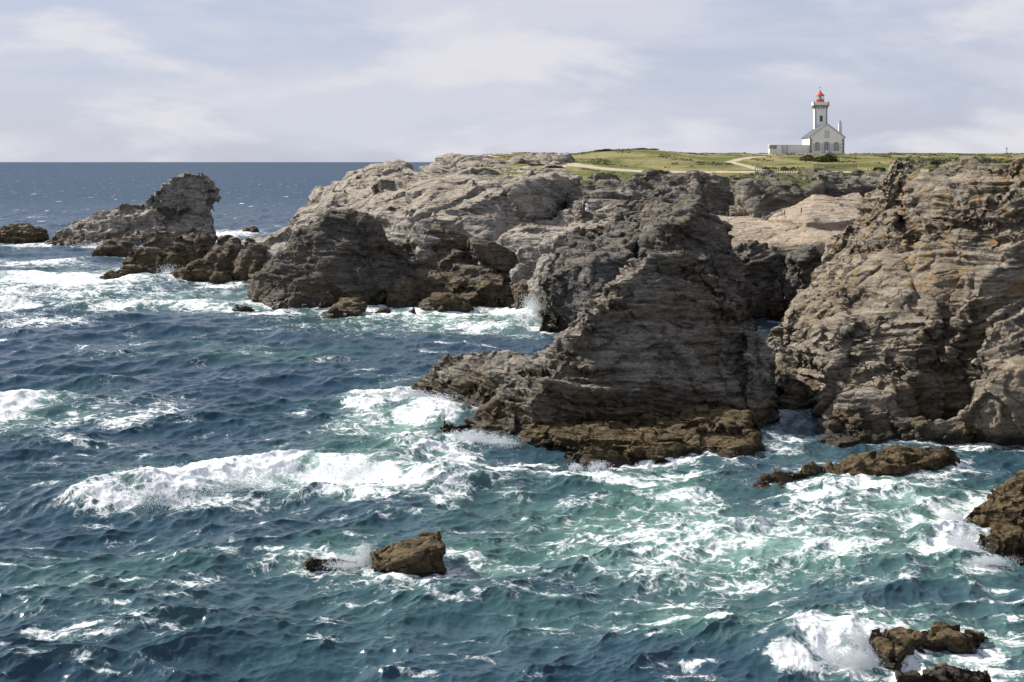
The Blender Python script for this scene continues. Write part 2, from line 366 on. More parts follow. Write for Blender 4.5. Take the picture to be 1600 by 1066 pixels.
# --- right cliff
rc = [
 [P(1405,258,138), P(1390,272,146), P(1750,260,110), P(1600,260,114), P(1500,258,122), P(1750,258,190), P(1405,258,180), P(1360,335,148), P(1440,350,119), P(1600,330,110),
  B(1320,130), B(1400,108), B(1750,105), B(1760,195), B(1330,195)],
 [P(1374,296,148), P(1337,352,148), P(1298,404,144), P(1242,484,137), P(1216,516,133), P(1400,450,116), P(1470,480,111), P(1390,345,127), P(1300,560,112),
  B(1210,136), B(1245,117), B(1288,105), B(1480,105), B(1500,150), B(1210,168)],
 [P(1290,540,115), P(1400,520,111), P(1430,560,108), P(1300,600,109), B(1280,106), B(1440,103), B(1440,125), B(1270,125)],
 [P(1305,607,106), P(1372,602,108), P(1340,622,104), P(1420,640,104), P(1440,655,103), Wt(1278,692), Wt(1340,703), Wt(1430,694), B(1450,108), B(1290,112)],
 [P(1430,662,101.5), P(1500,655,102), P(1580,665,101), Wt(1420,696), Wt(1500,698), Wt(1600,692), B(1600,104), B(1430,105)],
 [P(1605,463,106), P(1562,488,105), P(1538,545,102.5), P(1720,430,108), P(1530,600,101), P(1610,560,98.5), P(1505,645,100.5), Wt(1515,690), Wt(1600,695), B(1740,96), B(1740,116), B(1530,108)],
]
ob = rock('cliff', rc, 0.125, M_right, seed=5, warp=1.2, lump=0.75, T=1.05, A=0.42, tilt=(0.05, -0.20), block=0.26, block_s=2.5, ridge=0.1)
tag(ob, kind='structure')
dk = [[P(1212,525,132), P(1262,560,126), P(1292,596,120), P(1230,600,116), Wt(1196,655), Wt(1240,664), Wt(1292,660), B(1300,125), B(1215,140)]]
ob = rock('rock_wall', dk, 0.14, M_pyr, seed=6, warp=0.8, lump=0.6)
tag(ob, 'low dark shaded rock wall in the channel between pyramid crag and right cliff', 'rock')

# --- far headland bluff and slab
hd = [
 [P(458,342,300), P(482,304,295), P(520,280,288), P(596,256,276), P(640,252,270), P(655,266,256), P(560,292,250), P(500,325,245), P(470,350,250), P(600,330,225), P(650,340,222),
  B(395,270), B(420,240), B(640,214), B(700,225), B(700,335), B(460,340)],
 [P(655,256,264), P(700,250,285), P(735,247,300), P(880,254,280), P(905,284,240), P(850,288,228), P(800,296,222), P(735,300,226), P(690,318,226), P(640,335,222), B(640,216), B(720,214), B(900,222), B(930,300), B(680,330)],
 [P(435,362,262), P(470,345,258), P(400,385,250), P(350,398,248), P(470,380,235), B(330,250), B(400,228), B(480,215), B(480,290), B(370,275)],
 [P(690,322,222), P(640,352,214), P(655,400,207), P(735,352,213), P(700,375,210), B(630,208), B(740,208), B(760,225), B(640,228)],
]
ob = rock('headland', hd, 0.30, M_far, seed=7, warp=2.2, warp_s=14, lump=1.15, lump_s=12, T=1.8, A=0.5, tilt=(0.2, 0.45), block=0.5, block_s=5, zmin=-0.8)
tag(ob, kind='structure')
sh = [
 [P(778,372,206), P(815,350,218), P(870,340,226), P(1000,328,236), P(1010,350,205), P(900,380,203), P(850,400,204), P(800,405,207), B(770,206), B(1000,190), B(1020,240), B(780,235)],
 blob(900, 350, 90, 28, 222, 21), blob(960, 345, 80, 26, 218, 22), blob(830, 372, 90, 20, 212, 23), blob(872, 385, 60, 22, 200, 24)]
ob = rock('rock_shelf', sh, 0.26, M_far, seed=8, warp=1.2, lump=0.7, T=0.9, A=0.35, tilt=(0.1, 0.15), block=0.4, block_s=3)
tag(ob, 'stepped grey rock shelf sloping toward the water below the two tiny walkers', 'rock shelf')

# --- plateau cliffs
pc = [
 [P(885,284,238), P(950,280,240), P(1000,284,238), P(985,312,226), P(910,322,220), P(900,350,215), P(975,335,215), P(890,290,252), P(1000,280,252), B(885,213), B(1000,208), B(1010,250), B(885,250)],
 [P(920,275,242), P(1020,273,242), P(1000,300,237), P(940,300,238), B(930,230), B(1015,228), B(1020,262), B(920,262), P(920,279,256), P(1020,277,256)],
 [P(990,273,240), P(1095,273,238), P(1085,305,230), P(1010,300,234), B(1000,226), B(1095,220), B(1100,264), B(990,264), P(990,277,256), P(1095,277,256)],
 [P(1085,274,240), P(1165,274,242), P(1150,300,238), P(1090,300,234), B(1080,228), B(1160,228), B(1170,264), B(1080,264), P(1085,277,256), P(1165,277,256)],
 [P(1145,274,238), P(1285,271,238), P(1285,290,228), P(1160,290,230), P(1170,330,225), P(1270,315,227), B(1150,222), B(1285,226), B(1290,262), B(1140,262), P(1145,277,256), P(1285,276,256)],
 [P(1280,273,243), P(1400,271,243), P(1400,290,238), P(1290,290,238), B(1280,236), B(1420,232), B(1420,266), B(1270,266), P(1280,275,257), P(1400,275,257)],
 [P(1385,271,244), P(1800,267,238), P(1800,300,215), P(1390,300,230), B(1380,228), B(1800,210), B(1800,262), B(1380,266), P(1385,273,257), P(1800,271,257)],
 [P(1190,345,222), P(1235,322,225), P(1250,340,219), B(1180,216), B(1260,216), B(1250,232)],
]
ob = rock('plateau_cliff', pc, 0.30, M_cliff, seed=9, warp=1.4, warp_s=9, lump=0.9, lump_s=7, T=1.5, A=0.5, tilt=(0.1, 0.5), block=0.45, block_s=4, zmin=2, grow=0.2)
tag(ob, kind='structure')
# --- tan saddle below the plateau
tn = [
 [P(1095,335,232), P(1180,338,232), P(1320,345,228), P(1340,380,194), P(1240,398,197), P(1160,385,198), P(1105,350,206), B(1090,198), B(1230,193), B(1350,186), B(1380,245), B(1080,245)],
 [P(1198,345,214), P(1225,325,220), P(1270,308,226), P(1345,299,232), P(1345,345,214), P(1260,350,208), B(1190,206), B(1360,206), B(1360,240), B(1200,235)]]
ob = rock('sandy_saddle', tn, 0.25, M_tan, seed=10, warp=0.9, warp_s=9, lump=0.5, lump_s=7, T=0.8, A=0.12, tilt=(0.05, 0.1), block=0.05, block_s=3, zmin=0, joint=0.15, facet=0.3)
tag(ob, kind='structure'); SADDLE = ob

# --- far rocks by the headland
ob = rock('dark_crag', [
 [P(545,328,206), P(505,334,205), P(590,348,206), P(650,406,206), P(455,372,204), P(405,428,201), P(560,400,200), Wt(386,476), Wt(440,484), Wt(560,483), Wt(655,466), B(660,228), B(400,226)],
 blob(378, 486, 46, 14, 193, 31)], 0.21, M_dark, seed=11, warp=1.0, lump=0.8, T=1.2, A=0.4, block=0.35, block_s=2.5)
tag(ob, 'broad dark triangular crag under the headland bluff, white foam at its foot', 'crag')
ob = rock('brown_crag', [
 [P(682,390,210), P(728,396,209), P(805,432,205), P(812,455,200), P(645,432,206), P(760,440,198), Wt(680,484), Wt(740,478), Wt(812,474), B(825,214), B(640,226)],
 [P(640,434,203), P(600,456,199), Wt(588,478), Wt(640,484), B(700,205), B(620,212)],
 blob(700, 483, 110, 22, 194, 33), blob(775, 476, 70, 24, 199, 34)], 0.21, M_lowfar, seed=12, warp=0.9, lump=0.8, T=1.1, A=0.35, block=0.35, block_s=2.5)
tag(ob, 'rounded two-humped brown crag right of the dark triangular crag', 'crag')
bl = [
 ('boulder', 'large dark square-shouldered boulder wedged under the headland slab above the brown crag', [blob(682, 392, 118, 44, 214, 41, 0.8, base=2)]),
 ('boulder', 'long dark slanting boulder bridging the gap right of the square-shouldered one', [slab([(738,376),(770,378),(832,398),(838,418),(800,424),(745,402)], 208, 4)]),
 ('boulder', 'small pale rounded boulder above the little cove', [blob(812, 442, 42, 32, 201, 43, base=-3)]),
 ('boulder', 'grey boulder leaning on the dark flank of the ridge beside the cove', [blob(862, 440, 70, 50, 193, 44, base=-3)]),
 ('boulder', 'low brown boulder at the water edge of the little cove', [blob(826, 476, 70, 46, 194, 45)]),
 ('boulder', 'pale narrow boulder on top of the brown crag right shoulder', [blob(772, 425, 50, 26, 208, 46, base=0)])]
for k, (nm, lb, hs) in enumerate(bl):
    ob = rock(nm, hs, 0.2, M_lowfar if k in (0, 1, 4) else M_far, seed=20 + k, warp=0.5, warp_s=4, lump=0.5, lump_s=3, T=0.9, A=0.2, block=0.2, block_s=2)
    tag(ob, lb, 'boulder', 'boulders below the headland')
# small rocks awash in mid distance
sm = [
 ('brown wedge-shaped rock awash left of the brown crag', [slab([(500,494),(530,474),(553,466),(566,478),(565,500)], 190, 2.5), blob(540, 497, 70, 20, 186, 51)]),
 ('tiny dark rock tip awash below the brown crag, the left one', [blob(600, 488, 28, 10, 188, 52)]),
 ('tiny dark rock tip awash in foam below the middle of the brown crag', [blob(646, 489, 22, 8, 187, 53)]),
 ('small lone rock in white foam behind the left end of the headland', [blob(390, 362, 26, 9, 405, 54)]),
]
for k, (lb, hs) in enumerate(sm):
    ob = rock('rock', hs, 0.2 if k < 3 else 0.4, M_lowfar, seed=30 + k, warp=0.4, warp_s=3, lump=0.35, lump_s=2.5, T=0.8, A=0.2, block=0.2, block_s=1.5)
    tag(ob, lb, 'rock')

# --- far left sea stack and skerries
ob = rock('sea_stack', [
 [P(110,350,350), P(185,322,350), P(240,319,352), P(326,312,348), P(329,352,345), P(150,352,344), Wt(48,384), Wt(150,384), B(240,338), B(330,334), B(334,362), B(90,368)],
 slab([(243,322),(243,312),(262,291),(280,276),(290,276),(314,273),(326,288),(328,330)], 349, 7),
 slab([(272,288),(292,271),(306,276),(300,300)], 349, 3), slab([(298,282),(314,271),(324,280),(326,305)], 346, 4),
 slab([(322,302),(334,302),(342,309),(339,318),(322,320)], 349, 3),
], 0.34, M_far, seed=13, warp=0.5, lump=0.8, lump_s=4, T=1.3, A=0.45, block=0.5, block_s=2.5, facet=1.0)
tag(ob, 'far grey sea stack with a block like an animal head at its right end', 'sea stack')
sk = [
 ('dark rounded skerry at the far left edge of the picture', [blob(30, 380, 95, 34, 352, 61), blob(60, 376, 40, 22, 356, 62)], M_lowfar),
 ('small low skerry with surf on its left below the sea stack', [blob(178, 398, 78, 22, 300, 63, 0.6), blob(196, 396, 40, 20, 302, 64)], M_lowfar),
 ('large brown skerry leaning against the sea stack foot', [blob(262, 416, 130, 58, 268, 65, 0.9), blob(232, 418, 80, 34, 266, 66), blob(300, 405, 90, 50, 275, 67)], M_lowfar),
 ('flat brown skerry lying in white surf farthest forward of the left group', [blob(215, 441, 105, 34, 240, 68, 0.5, tilt=0.2), blob(172, 443, 70, 20, 238, 69, 0.6)], M_lowfar),
 ('brown skerry with rounded hump joined to the headland foot', [blob(325, 438, 120, 44, 240, 70, 0.8), blob(362, 430, 100, 60, 246, 71), blob(352, 400, 60, 38, 262, 72), blob(398, 425, 80, 52, 240, 73)], M_lowfar),
]
for k, (lb, hs, mt) in enumerate(sk):
    ob = rock('skerry', hs, 0.27, mt, seed=40 + k, warp=0.9, warp_s=5, lump=0.8, lump_s=4, T=1.0, A=0.35, block=0.3, block_s=2.5)
    tag(ob, lb, 'skerry', 'skerries left of the headland')

# --- near rocks
nr = [
 ('rock', 'long low brown rock with foam along its front right of the pyramid crag ledge', [
   [P(1300,725,91), P(1390,704,93.5), P(1440,703,94), P(1488,712,93), P(1380,735,89), Wt(1270,756), Wt(1390,753), Wt(1440,742), Wt(1496,722), B(1500,97), B(1300,97)],
   [P(1190,746,88.5), P(1250,737,89.5), P(1290,732,91), Wt(1155,766), Wt(1210,768), Wt(1290,758), B(1300,94), B(1190,92)]], 0.095),
 ('rock', 'brown slanting rock entering from the right edge above the white surf', [
   [P(1600,724,80), P(1560,757,80), P(1660,700,84), P(1512,792,78), P(1600,792,75.5), Wt(1474,826), Wt(1560,834), Wt(1680,834), B(1700,90), B(1540,86)]], 0.085),
 ('rock', 'brown weedy rock at right edge just below the slanting rock', [
   [P(1570,828,74.5), P(1640,815,76), P(1530,838,74), P(1640,850,71), Wt(1492,864), Wt(1560,878), Wt(1660,885), B(1680,80), B(1540,78)]], 0.085),
 ('rock', 'lone tilted brown rock block standing in the sea at lower centre', [
   [P(592,858,70.5), P(640,836,71.5), P(684,827,72), P(693,830,70.8), P(695,860,69.5), P(606,884,68.6), P(579,864,70.2), P(583,870,69.5), B(585,68.5), B(610,68.2), B(692,69.0), B(694,72.5), B(620,73.5)]], 0.07),
 ('rock', 'dark weedy left hump of the twin rocks in the bottom right corner', [
   [P(1370,988,58.5), P(1405,985,59), P(1440,998,58), P(1372,1010,57), P(1400,1030,56), Wt(1350,1005), Wt(1385,1046), Wt(1420,1040), B(1440,58), B(1430,61.5), B(1370,61.5)]], 0.06),
 ('rock', 'dark weedy right hump of the twin rocks in the bottom right corner', [
   [P(1435,1000,58.5), P(1490,990,59.5), P(1540,990,59.5), P(1430,1005,58), P(1500,1000,58), Wt(1420,1025), Wt(1480,1022), Wt(1552,1008), B(1550,61.5), B(1440,61.5)]], 0.06),
 ('rock', 'flat grey brown rock cut off by the bottom edge at lower right', [
   [P(1400,1056,53.5), P(1470,1046,54.5), P(1530,1054,54), Wt(1370,1085), Wt(1450,1100), Wt(1560,1085), B(1560,57), B(1400,57)]], 0.06),
]
for k, (nm, lb, hs, vx) in enumerate(nr):
    ob = rock(nm, hs, vx, M_low if k != 6 else M_lowfar, seed=50 + k, facet=1.0, grow=(0.2, -0.1, 0.0, -0.05, 0.1, 0.1, 0.1)[k], warp=0.35, warp_s=3, lump=0.30 if k != 3 else 0.2, lump_s=1.8, T=0.55, A=0.12, block=0.10, block_s=0.9)
    tag(ob, lb, 'rock')
ob = rock('rock_awash', [[P(470,874,70), P(510,869,70.5), P(560,873,70.5), Wt(452,880), Wt(500,892), Wt(575,888), B(575,74), B(470,74)]], 0.07, M_low, seed=60, grow=-0.1, warp=0.3, warp_s=3, lump=0.2, lump_s=2, T=0.5, A=0.08, block=0.06, block_s=1)
tag(ob, 'dark rock nearly drowned under running water left of the tilted block', 'rock')

# ---------------------------------------------------------------- the grassy plateau
def pz(x, y):
    px = 800 + x / y * F
    z = np.interp(y, [242, 247, 262, 300, 345, 420, 600, 900], [16.6, 17.9, 18.8, 21.1, 21.95, 22.0, 20.5, 14])
    hump = 1.3 * np.exp(-((px - 985) / 90) ** 2) * np.exp(-((y - 305) / 22.) ** 2)
    q = np.stack([x / 25, y / 25, 0 * x], 1).astype(np.float32)
    z = z + hump + 0.28 * fbm(q, 4, 77) * np.clip((y - 244) / 20, 0, 1)
    west = np.clip((px - 700 - (y - 285) * 0.2) / 60, 0, 1)
    z = z - (1 - west) ** 2 * 6
    # level pad under the lighthouse
    rr = np.sqrt(((x - 73) / 14) ** 2 + ((y - 352) / 12) ** 2); k = np.clip(1.6 - rr, 0, 1)
    return z * (1 - k) + 21.98 * k
xs = np.arange(-30, 330, 0.9); ys = np.concatenate([np.arange(243, 360, 0.8), np.arange(360, 900, 6)])
X, Y = np.meshgrid(xs, ys); Z = pz(X.ravel(), Y.ravel())
V = np.stack([X.ravel(), Y.ravel(), Z], 1); nx = len(xs); ny = len(ys)
ii = (np.arange(ny - 1)[:, None] * nx + np.arange(nx - 1)[None]).ravel()
Q = np.stack([ii, ii + 1, ii + 1 + nx, ii + nx], 1)
me = np_mesh('grass_plateau', V, Q)
def seg_dist(x, y, pts):
    d = np.full(len(x), 1e9)
    for (ax, ay), (bx, by) in zip(pts[:-1], pts[1:]):
        t = np.clip(((x - ax) * (bx - ax) + (y - ay) * (by - ay)) / ((bx - ax) ** 2 + (by - ay) ** 2), 0, 1)
        d = np.minimum(d, np.hypot(x - ax - t * (bx - ax), y - ay - t * (by - ay)))
    return d
def G(px, d): return ((px - 800) / F * d, d)
paths = [([G(860,262), G(885,276), G(905,268), G(960,258), G(1010,253), G(1100,251), G(1180,252), G(1300,253), G(1390,251)], 2.3),
         ([G(1190,256), G(1170,268), G(1140,282), G(1175,296), G(1240,310)], 1.1),
         ([G(1200,332), G(1250,336), G(1320,338), G(1330,352)], 3.0),
         ([G(690,290), G(760,305), G(840,320)], 1.2)]
pd = np.full(len(V), 9.0)
for p_, w_ in paths: pd = np.minimum(pd, seg_dist(V[:, 0], V[:, 1], p_) / w_)
rim = np.clip((252 - V[:, 1]) / 8, 0, 1)
bare = np.clip(1 - (800 + V[:, 0] / V[:, 1] * F - 735) / 60 + (V[:, 1] - 300) * 0.02, 0, 1)
pd = np.minimum(pd, 3 - 3 * bare)
attr(me, 'path', pd)
t = NT('grass'); g = t.pos()
n1 = t.noise(g, 0.09, 6, 0.6, 0.5); n2 = t.noise(g, 0.6, 6, 0.65); n3 = t.noise(g, 3.0, 3, 0.6)
c = t.mix(t.rng(n1, 0.40, 0.60), (0.125, 0.140, 0.042, 1), (0.29, 0.25, 0.115, 1))
c = t.mix(t.rng(n2, 0.50, 0.68, 0, 0.75), c, (0.065, 0.085, 0.022, 1))
c = t.mix(t.rng(n3, 0.5, 0.75, 0, 0.35), c, (0.25, 0.21, 0.11, 1))
c = t.mix(t.rng(t.math('ADD', t.at('path'), t.math('MULTIPLY', n2, 0.9)), 1.0, 1.6, 1, 0), c, (0.50, 0.425, 0.32, 1))
t.put(t.bsdf.inputs['Base Color'], c); t.bsdf.inputs['Roughness'].default_value = 0.95
t.bsdf.inputs['Specular IOR Level'].default_value = 0.1
t.put(t.bsdf.inputs['Normal'], t.bump(n3, 0.8, 0.3, t.bump(n2, 0.8, 0.6)))
M_grass = t.m
ob = link('grass_plateau', me, M_grass); tag(ob, kind='structure')

# ---------------------------------------------------------------- the lighthouse
M_white = plain('white_render', (0.86, 0.85, 0.83), 0.85, var=0.05, scale=0.8)
M_stone = plain('quoin_stone', (0.30, 0.26, 0.21), 0.9, var=0.25, scale=2.5)
M_slate = plain('slate', (0.085, 0.09, 0.11), 0.85, var=0.2, scale=4)
M_red = plain('red_paint', (0.58, 0.085, 0.05), 0.45, var=0.1)
M_shut = plain('shutter', (0.62, 0.63, 0.68), 0.6, var=0.05)
M_dark = plain('dark_opening', (0.035, 0.04, 0.045), 0.3, var=0.1)
M_glass = NT('lantern_glass'); M_glass.bsdf.inputs['Transmission Weight'].default_value = 0.0
M_glass.bsdf.inputs['Alpha'].default_value = 0.25; M_glass.bsdf.inputs['Roughness'].default_value = 0.05
M_glass.bsdf.inputs['Base Color'].default_value = (0.8, 0.85, 0.9, 1); M_glass = M_glass.m
M_lens = plain('lens', (0.25, 0.3, 0.3), 0.15)
M_coping = plain('coping', (0.42, 0.38, 0.33), 0.85, var=0.15)
class MB:
    def __init__(s): s.bm = bmesh.new()
    def box(s, x0, x1, y0, y1, z0, z1):
        v = [s.bm.verts.new(p) for p in ((x0,y0,z0),(x1,y0,z0),(x1,y1,z0),(x0,y1,z0),(x0,y0,z1),(x1,y0,z1),(x1,y1,z1),(x0,y1,z1))]
        for f in ((0,3,2,1),(4,5,6,7),(0,1,5,4),(1,2,6,5),(2,3,7,6),(3,0,4,7)): s.bm.faces.new([v[i] for i in f])
        return s
    def prism(s, poly, y0, y1):          # polygon in x,z swept along y
        a = [s.bm.verts.new((x, y0, z)) for x, z in poly]; b = [s.bm.verts.new((x, y1, z)) for x, z in poly]; n = len(poly)
        s.bm.faces.new(a); s.bm.faces.new(b[::-1])
        for i in range(n): s.bm.faces.new((a[i], b[i], b[(i+1)%n], a[(i+1)%n]))
        return s
    def lathe(s, cx, cy, prof, n=24):
        rings = [[s.bm.verts.new((cx + r*math.cos(2*math.pi*k/n), cy + r*math.sin(2*math.pi*k/n), z)) for k in range(n)] for r, z in prof]
        for a, b in zip(rings[:-1], rings[1:]):
            for k in range(n): s.bm.faces.new((a[k], a[(k+1)%n], b[(k+1)%n], b[k]))
        s.bm.faces.new(rings[0][::-1]); s.bm.faces.new(rings[-1]); return s
    def build(s, name, m, parent, smooth=False):
        bmesh.ops.recalc_face_normals(s.bm, faces=s.bm.faces)
        me = bpy.data.meshes.new(name); s.bm.to_mesh(me); s.bm.free()
        if smooth:
            for p in me.polygons: p.use_smooth = True
        return link(name, me, m, parent)
LH = empty('lighthouse', (72.7, 347, 21.9), R(-9.5))
LH.rotation_euler = (0, 0, R(-2.3))
tag(LH, 'white lighthouse with square tower, red lantern and keeper house on the grassy headland', 'lighthouse')
W_, D_, E_, A_ = 8.3, 11.5, 4.15, 7.3
b = MB(); b.prism([(0, -0.5), (W_, -0.5), (W_, E_), (W_/2, A_), (0, E_)], 0, D_); b.build('house_wall', M_white, LH)
for side in (0, 1):                                                       # toothed granite quoins
    b = MB()
    for z in np.arange(0.145, E_ - 0.3, 0.42):
        q = 0.38 + 0.22 * (int(round((z - 0.145) / 0.42)) % 2)
        b.box(*((-0.03, q) if side == 0 else (W_ - q, W_ + 0.03)), -0.04, 0.3, z, z + 0.419)
    b.build('quoins', M_stone, LH)
MB().box(-0.05, W_ + 0.05, -0.07, -0.002, -0.4, 0.14).build('plinth', M_stone, LH)
def slope(b, x0, z0, x1, z1, th, y0, y1):
    b.prism([(x0, z0), (x1, z1), (x1, z1 + th), (x0, z0 + th)], y0, y1)
rf = MB(); sl_ = (A_ - E_) / (W_ / 2)
slope(rf, -0.3, E_ - 0.3 * sl_ + 0.02, W_/2, A_ + 0.02, 0.16, -0.06, D_ + 0.05)
slope(rf, W_ + 0.3, E_ - 0.3 * sl_ + 0.02, W_/2, A_ + 0.02, 0.16, -0.06, D_ + 0.05)
roof = rf.build('roof', M_slate, LH)
vb = MB(); slope(vb, -0.34, E_ - 0.34 * sl_ + 0.0, W_/2, A_ + 0.0, 0.24, -0.22, -0.065); slope(vb, W_ + 0.34, E_ - 0.34 * sl_, W_/2, A_, 0.24, -0.22, -0.065)
vb.build('verge', M_coping, roof)
ch = MB(); ch.box(W_ - 0.55, W_ + 0.2, 4.0, 4.8, E_ - 1, 7.55); ch.box(W_ - 0.62, W_ + 0.27, 3.93, 4.87, 7.55, 7.68); c_ = ch.build('chimney', M_white, LH)
cp = MB(); cp.lathe(W_ - 0.18, 4.4, [(0.17, 7.68), (0.14, 8.2), (0.19, 8.22), (0.19, 8.3)], 12); cp.build('chimney_pot', M_stone, c_)
def arch(b, xc, z0, z1, w, th, y0, y1):
    b.box(xc - w/2 - th, xc - w/2, y0, y1, z0, z1); b.box(xc + w/2, xc + w/2 + th, y0, y1, z0, z1)
    n = 8; pin = [(xc + w/2*math.cos(math.pi*k/n), z1 + 0.22*math.sin(math.pi*k/n)) for k in range(n+1)]
    pout = [(xc + (w/2+th)*math.cos(math.pi*k/n), z1 + 0.02 + (0.22+th)*math.sin(math.pi*k/n)) for k in range(n+1)]
    for k in range(n): b.prism([pin[k], pout[k], pout[k+1], pin[k+1]], y0, y1)
def opening(name, xc, z0, z1, w, shutters=True, door=False):
    b = MB(); b.box(xc - w/2, xc + w/2, -0.03, 0.05, z0, z1); n = 8
    b.prism([(xc + w/2*math.cos(math.pi*k/n), z1 + 0.003 + 0.2*math.sin(math.pi*k/n)) for k in range(n+1)], -0.03, 0.05)
    o = b.build(name, M_dark, LH)
    b = MB(); arch(b, xc, z0 - 0.0, z1, w, 0.20, -0.07, 0.06)
    if not door: b.box(xc - w/2 - 0.28, xc + w/2 + 0.28, -0.12, 0.04, z0 - 0.16, z0 - 0.004)
    b.build('surround', M_stone, o)
    b = MB()
    b.box(xc - 0.06, xc + 0.06, -0.06, -0.032, z0, z1 + 0.16); b.box(xc - w/2, xc - w/2 + 0.07, -0.06, -0.032, z0, z1); b.box(xc + w/2 - 0.07, xc + w/2, -0.06, -0.032, z0, z1)
    for f in (0.0, 0.36, 0.68, 0.97): b.box(xc - w/2 + 0.071, xc - 0.061, -0.055, -0.03, z0 + f*(z1-z0), z0 + f*(z1-z0) + 0.06); b.box(xc + 0.061, xc + w/2 - 0.071, -0.055, -0.03, z0 + f*(z1-z0), z0 + f*(z1-z0) + 0.06)
    if door: b.box(xc - w/2 + 0.072, xc - 0.062, -0.052, -0.031, z0 + 0.06, z0 + 0.75); b.box(xc + 0.062, xc + w/2 - 0.072, -0.052, -0.031, z0 + 0.06, z0 + 0.75)
    b.build('frame', M_white, o)
    for s in ((-1, 1) if shutters else ()):
        x = xc + s * (w/2 + 0.52); b = MB(); b.box(x - 0.28, x + 0.28, -0.06, -0.005, z0 - 0.02, z1 + 0.1)
        for k in range(9): b.box(x - 0.23, x + 0.23, -0.075, -0.062, z0 + 0.06 + k*(z1-z0)/9.2, z0 + 0.12 + k*(z1-z0)/9.2)
        b.build('shutter', M_shut, LH)
opening('window', 1.75, 0.98, 2.45, 0.78); opening('window', 6.35, 0.98, 2.45, 0.78)
opening('door', 4.05, 0.12, 2.55, 0.88, True, True)
o = MB().box(3.72, 4.55, -0.035, 0.05, 4.15, 5.35).prism([(4.135 + 0.415*math.cos(math.pi*k/8), 5.352 + 0.2*math.sin(math.pi*k/8)) for k in range(9)], -0.035, 0.05).build('attic_window', M_shut, LH)
b = MB(); arch(b, 4.135, 4.1, 5.35, 0.84, 0.12, -0.06, 0.04); b.box(3.55, 4.72, -0.09, 0.03, 3.99, 4.098); b.build('surround', M_coping, o)
# side wall slit window and door step
MB().box(-0.03, 0.05, 5.6, 6.1, 0.9, 2.0).build('side_window', M_dark, LH)
MB().box(3.3, 4.8, -0.75, -0.073, -0.4, 0.10).build('doorstep', M_coping, LH)
# tower
tx, ty, tw = W_/2, 9.7, 1.5
b = MB(); b.box(tx - tw, tx + tw, ty - tw, ty + tw, 0, 12.05); tower = b.build('tower', M_white, LH)
for sx in (-1, 1):
    for sy in (-1, 1):
        b = MB()
        for k, z in enumerate(np.arange(5.2, 11.2, 0.36)):
            q = 0.20 + 0.12 * (k % 2)
            xa, xb = sorted((tx + sx*(tw + 0.03), tx + sx*(tw - q))); ya, yb = sorted((ty + sy*(tw + 0.03), ty + sy*(tw - q)))
            b.box(xa, xb, ya, yb, z, z + 0.359)
        b.build('quoins', M_stone, tower)
for s in (-1, 1):
    for k in range(5):                                                    # corbels under the gallery
        u = -tw + 0.15 + k * (2*tw - 0.3) / 4
        b, b2 = MB(), MB()
        for st_ in range(3):
            o1 = 0.12 + 0.12 * st_; za = 11.35 + 0.24 * st_
            a0, a1 = sorted((s*(tw + 0.004), s*(tw + o1)))
            b.box(tx + u - 0.13, tx + u + 0.13, ty + a0, ty + a1, za, za + 0.239)
            b2.box(tx + a0, tx + a1, ty + u - 0.13, ty + u + 0.13, za, za + 0.239)
        b.build('corbel', M_stone, tower); b2.build('corbel', M_stone, tower)
g_ = MB(); g_.box(tx - 1.98, tx + 1.98, ty - 1.98, ty + 1.98, 12.06, 12.28); ga = g_.build('gallery', M_stone, tower)
pr = MB(); t_ = 0.22
pr.box(tx-1.9, tx+1.9, ty-1.9, ty-1.9+t_, 12.282, 13.02).box(tx-1.9, tx+1.9, ty+1.9-t_, ty+1.9, 12.282, 13.02).box(tx-1.9, tx-1.9+t_, ty-1.9+t_, ty+1.9-t_, 12.282, 13.02).box(tx+1.9-t_, tx+1.9, ty-1.9+t_, ty+1.9-t_, 12.282, 13.02)
pr.build('parapet', M_white, ga)
for sx in (-1, 1):
    for sy in (-1, 1): MB().box(tx + sx*1.82 - 0.14, tx + sx*1.82 + 0.14, ty + sy*1.82 - 0.14, ty + sy*1.82 + 0.14, 12.284, 13.1).build('corner_post', M_stone, ga)
b = MB(); b.box(tx - 0.24, tx + 0.24, ty - tw - 0.03, ty - tw + 0.05, 8.25, 9.5); o = b.build('tower_window', M_dark, tower)
b = MB(); b.box(tx-0.36, tx-0.242, ty-tw-0.06, ty-tw+0.04, 8.25, 9.5).box(tx+0.242, tx+0.36, ty-tw-0.06, ty-tw+0.04, 8.25, 9.5).box(tx-0.36, tx+0.36, ty-tw-0.06, ty-tw+0.04, 9.502, 9.64).box(tx-0.36, tx+0.36, ty-tw-0.08, ty-tw+0.04, 8.12, 8.248); b.build('surround', M_stone, o)
ln = MB().lathe(tx, ty, [(1.02, 12.3), (1.02, 13.62), (1.08, 13.64), (1.08, 13.72)], 16).build('lantern', M_red, LH)
gl = MB(); gl.lathe(tx, ty, [(0.94, 13.72), (0.94, 14.62)], 16); gl.build('glass', M_glass, ln)
for k in range(8):
    a = 2*math.pi*(k+0.5)/8; x, y = tx + 0.99*math.cos(a), ty + 0.99*math.sin(a); MB().box(x-0.035, x+0.035, y-0.035, y+0.035, 13.72, 14.64).build('glazing_bar', M_white, ln)
MB().lathe(tx, ty, [(0.2, 13.3), (0.38, 13.85), (0.42, 14.15), (0.36, 14.45), (0.1, 14.6)], 16).build('lens', M_lens, ln)
dm = MB().lathe(tx, ty, [(1.12, 14.62), (1.12, 14.72), (1.0, 14.85), (0.72, 15.1), (0.46, 15.4), (0.22, 15.66), (0.14, 15.7), (0.2, 15.82), (0.2, 15.95), (0.1, 16.08), (0.03, 16.1), (0.03, 16.7)], 20).build('dome', M_red, ln, True)
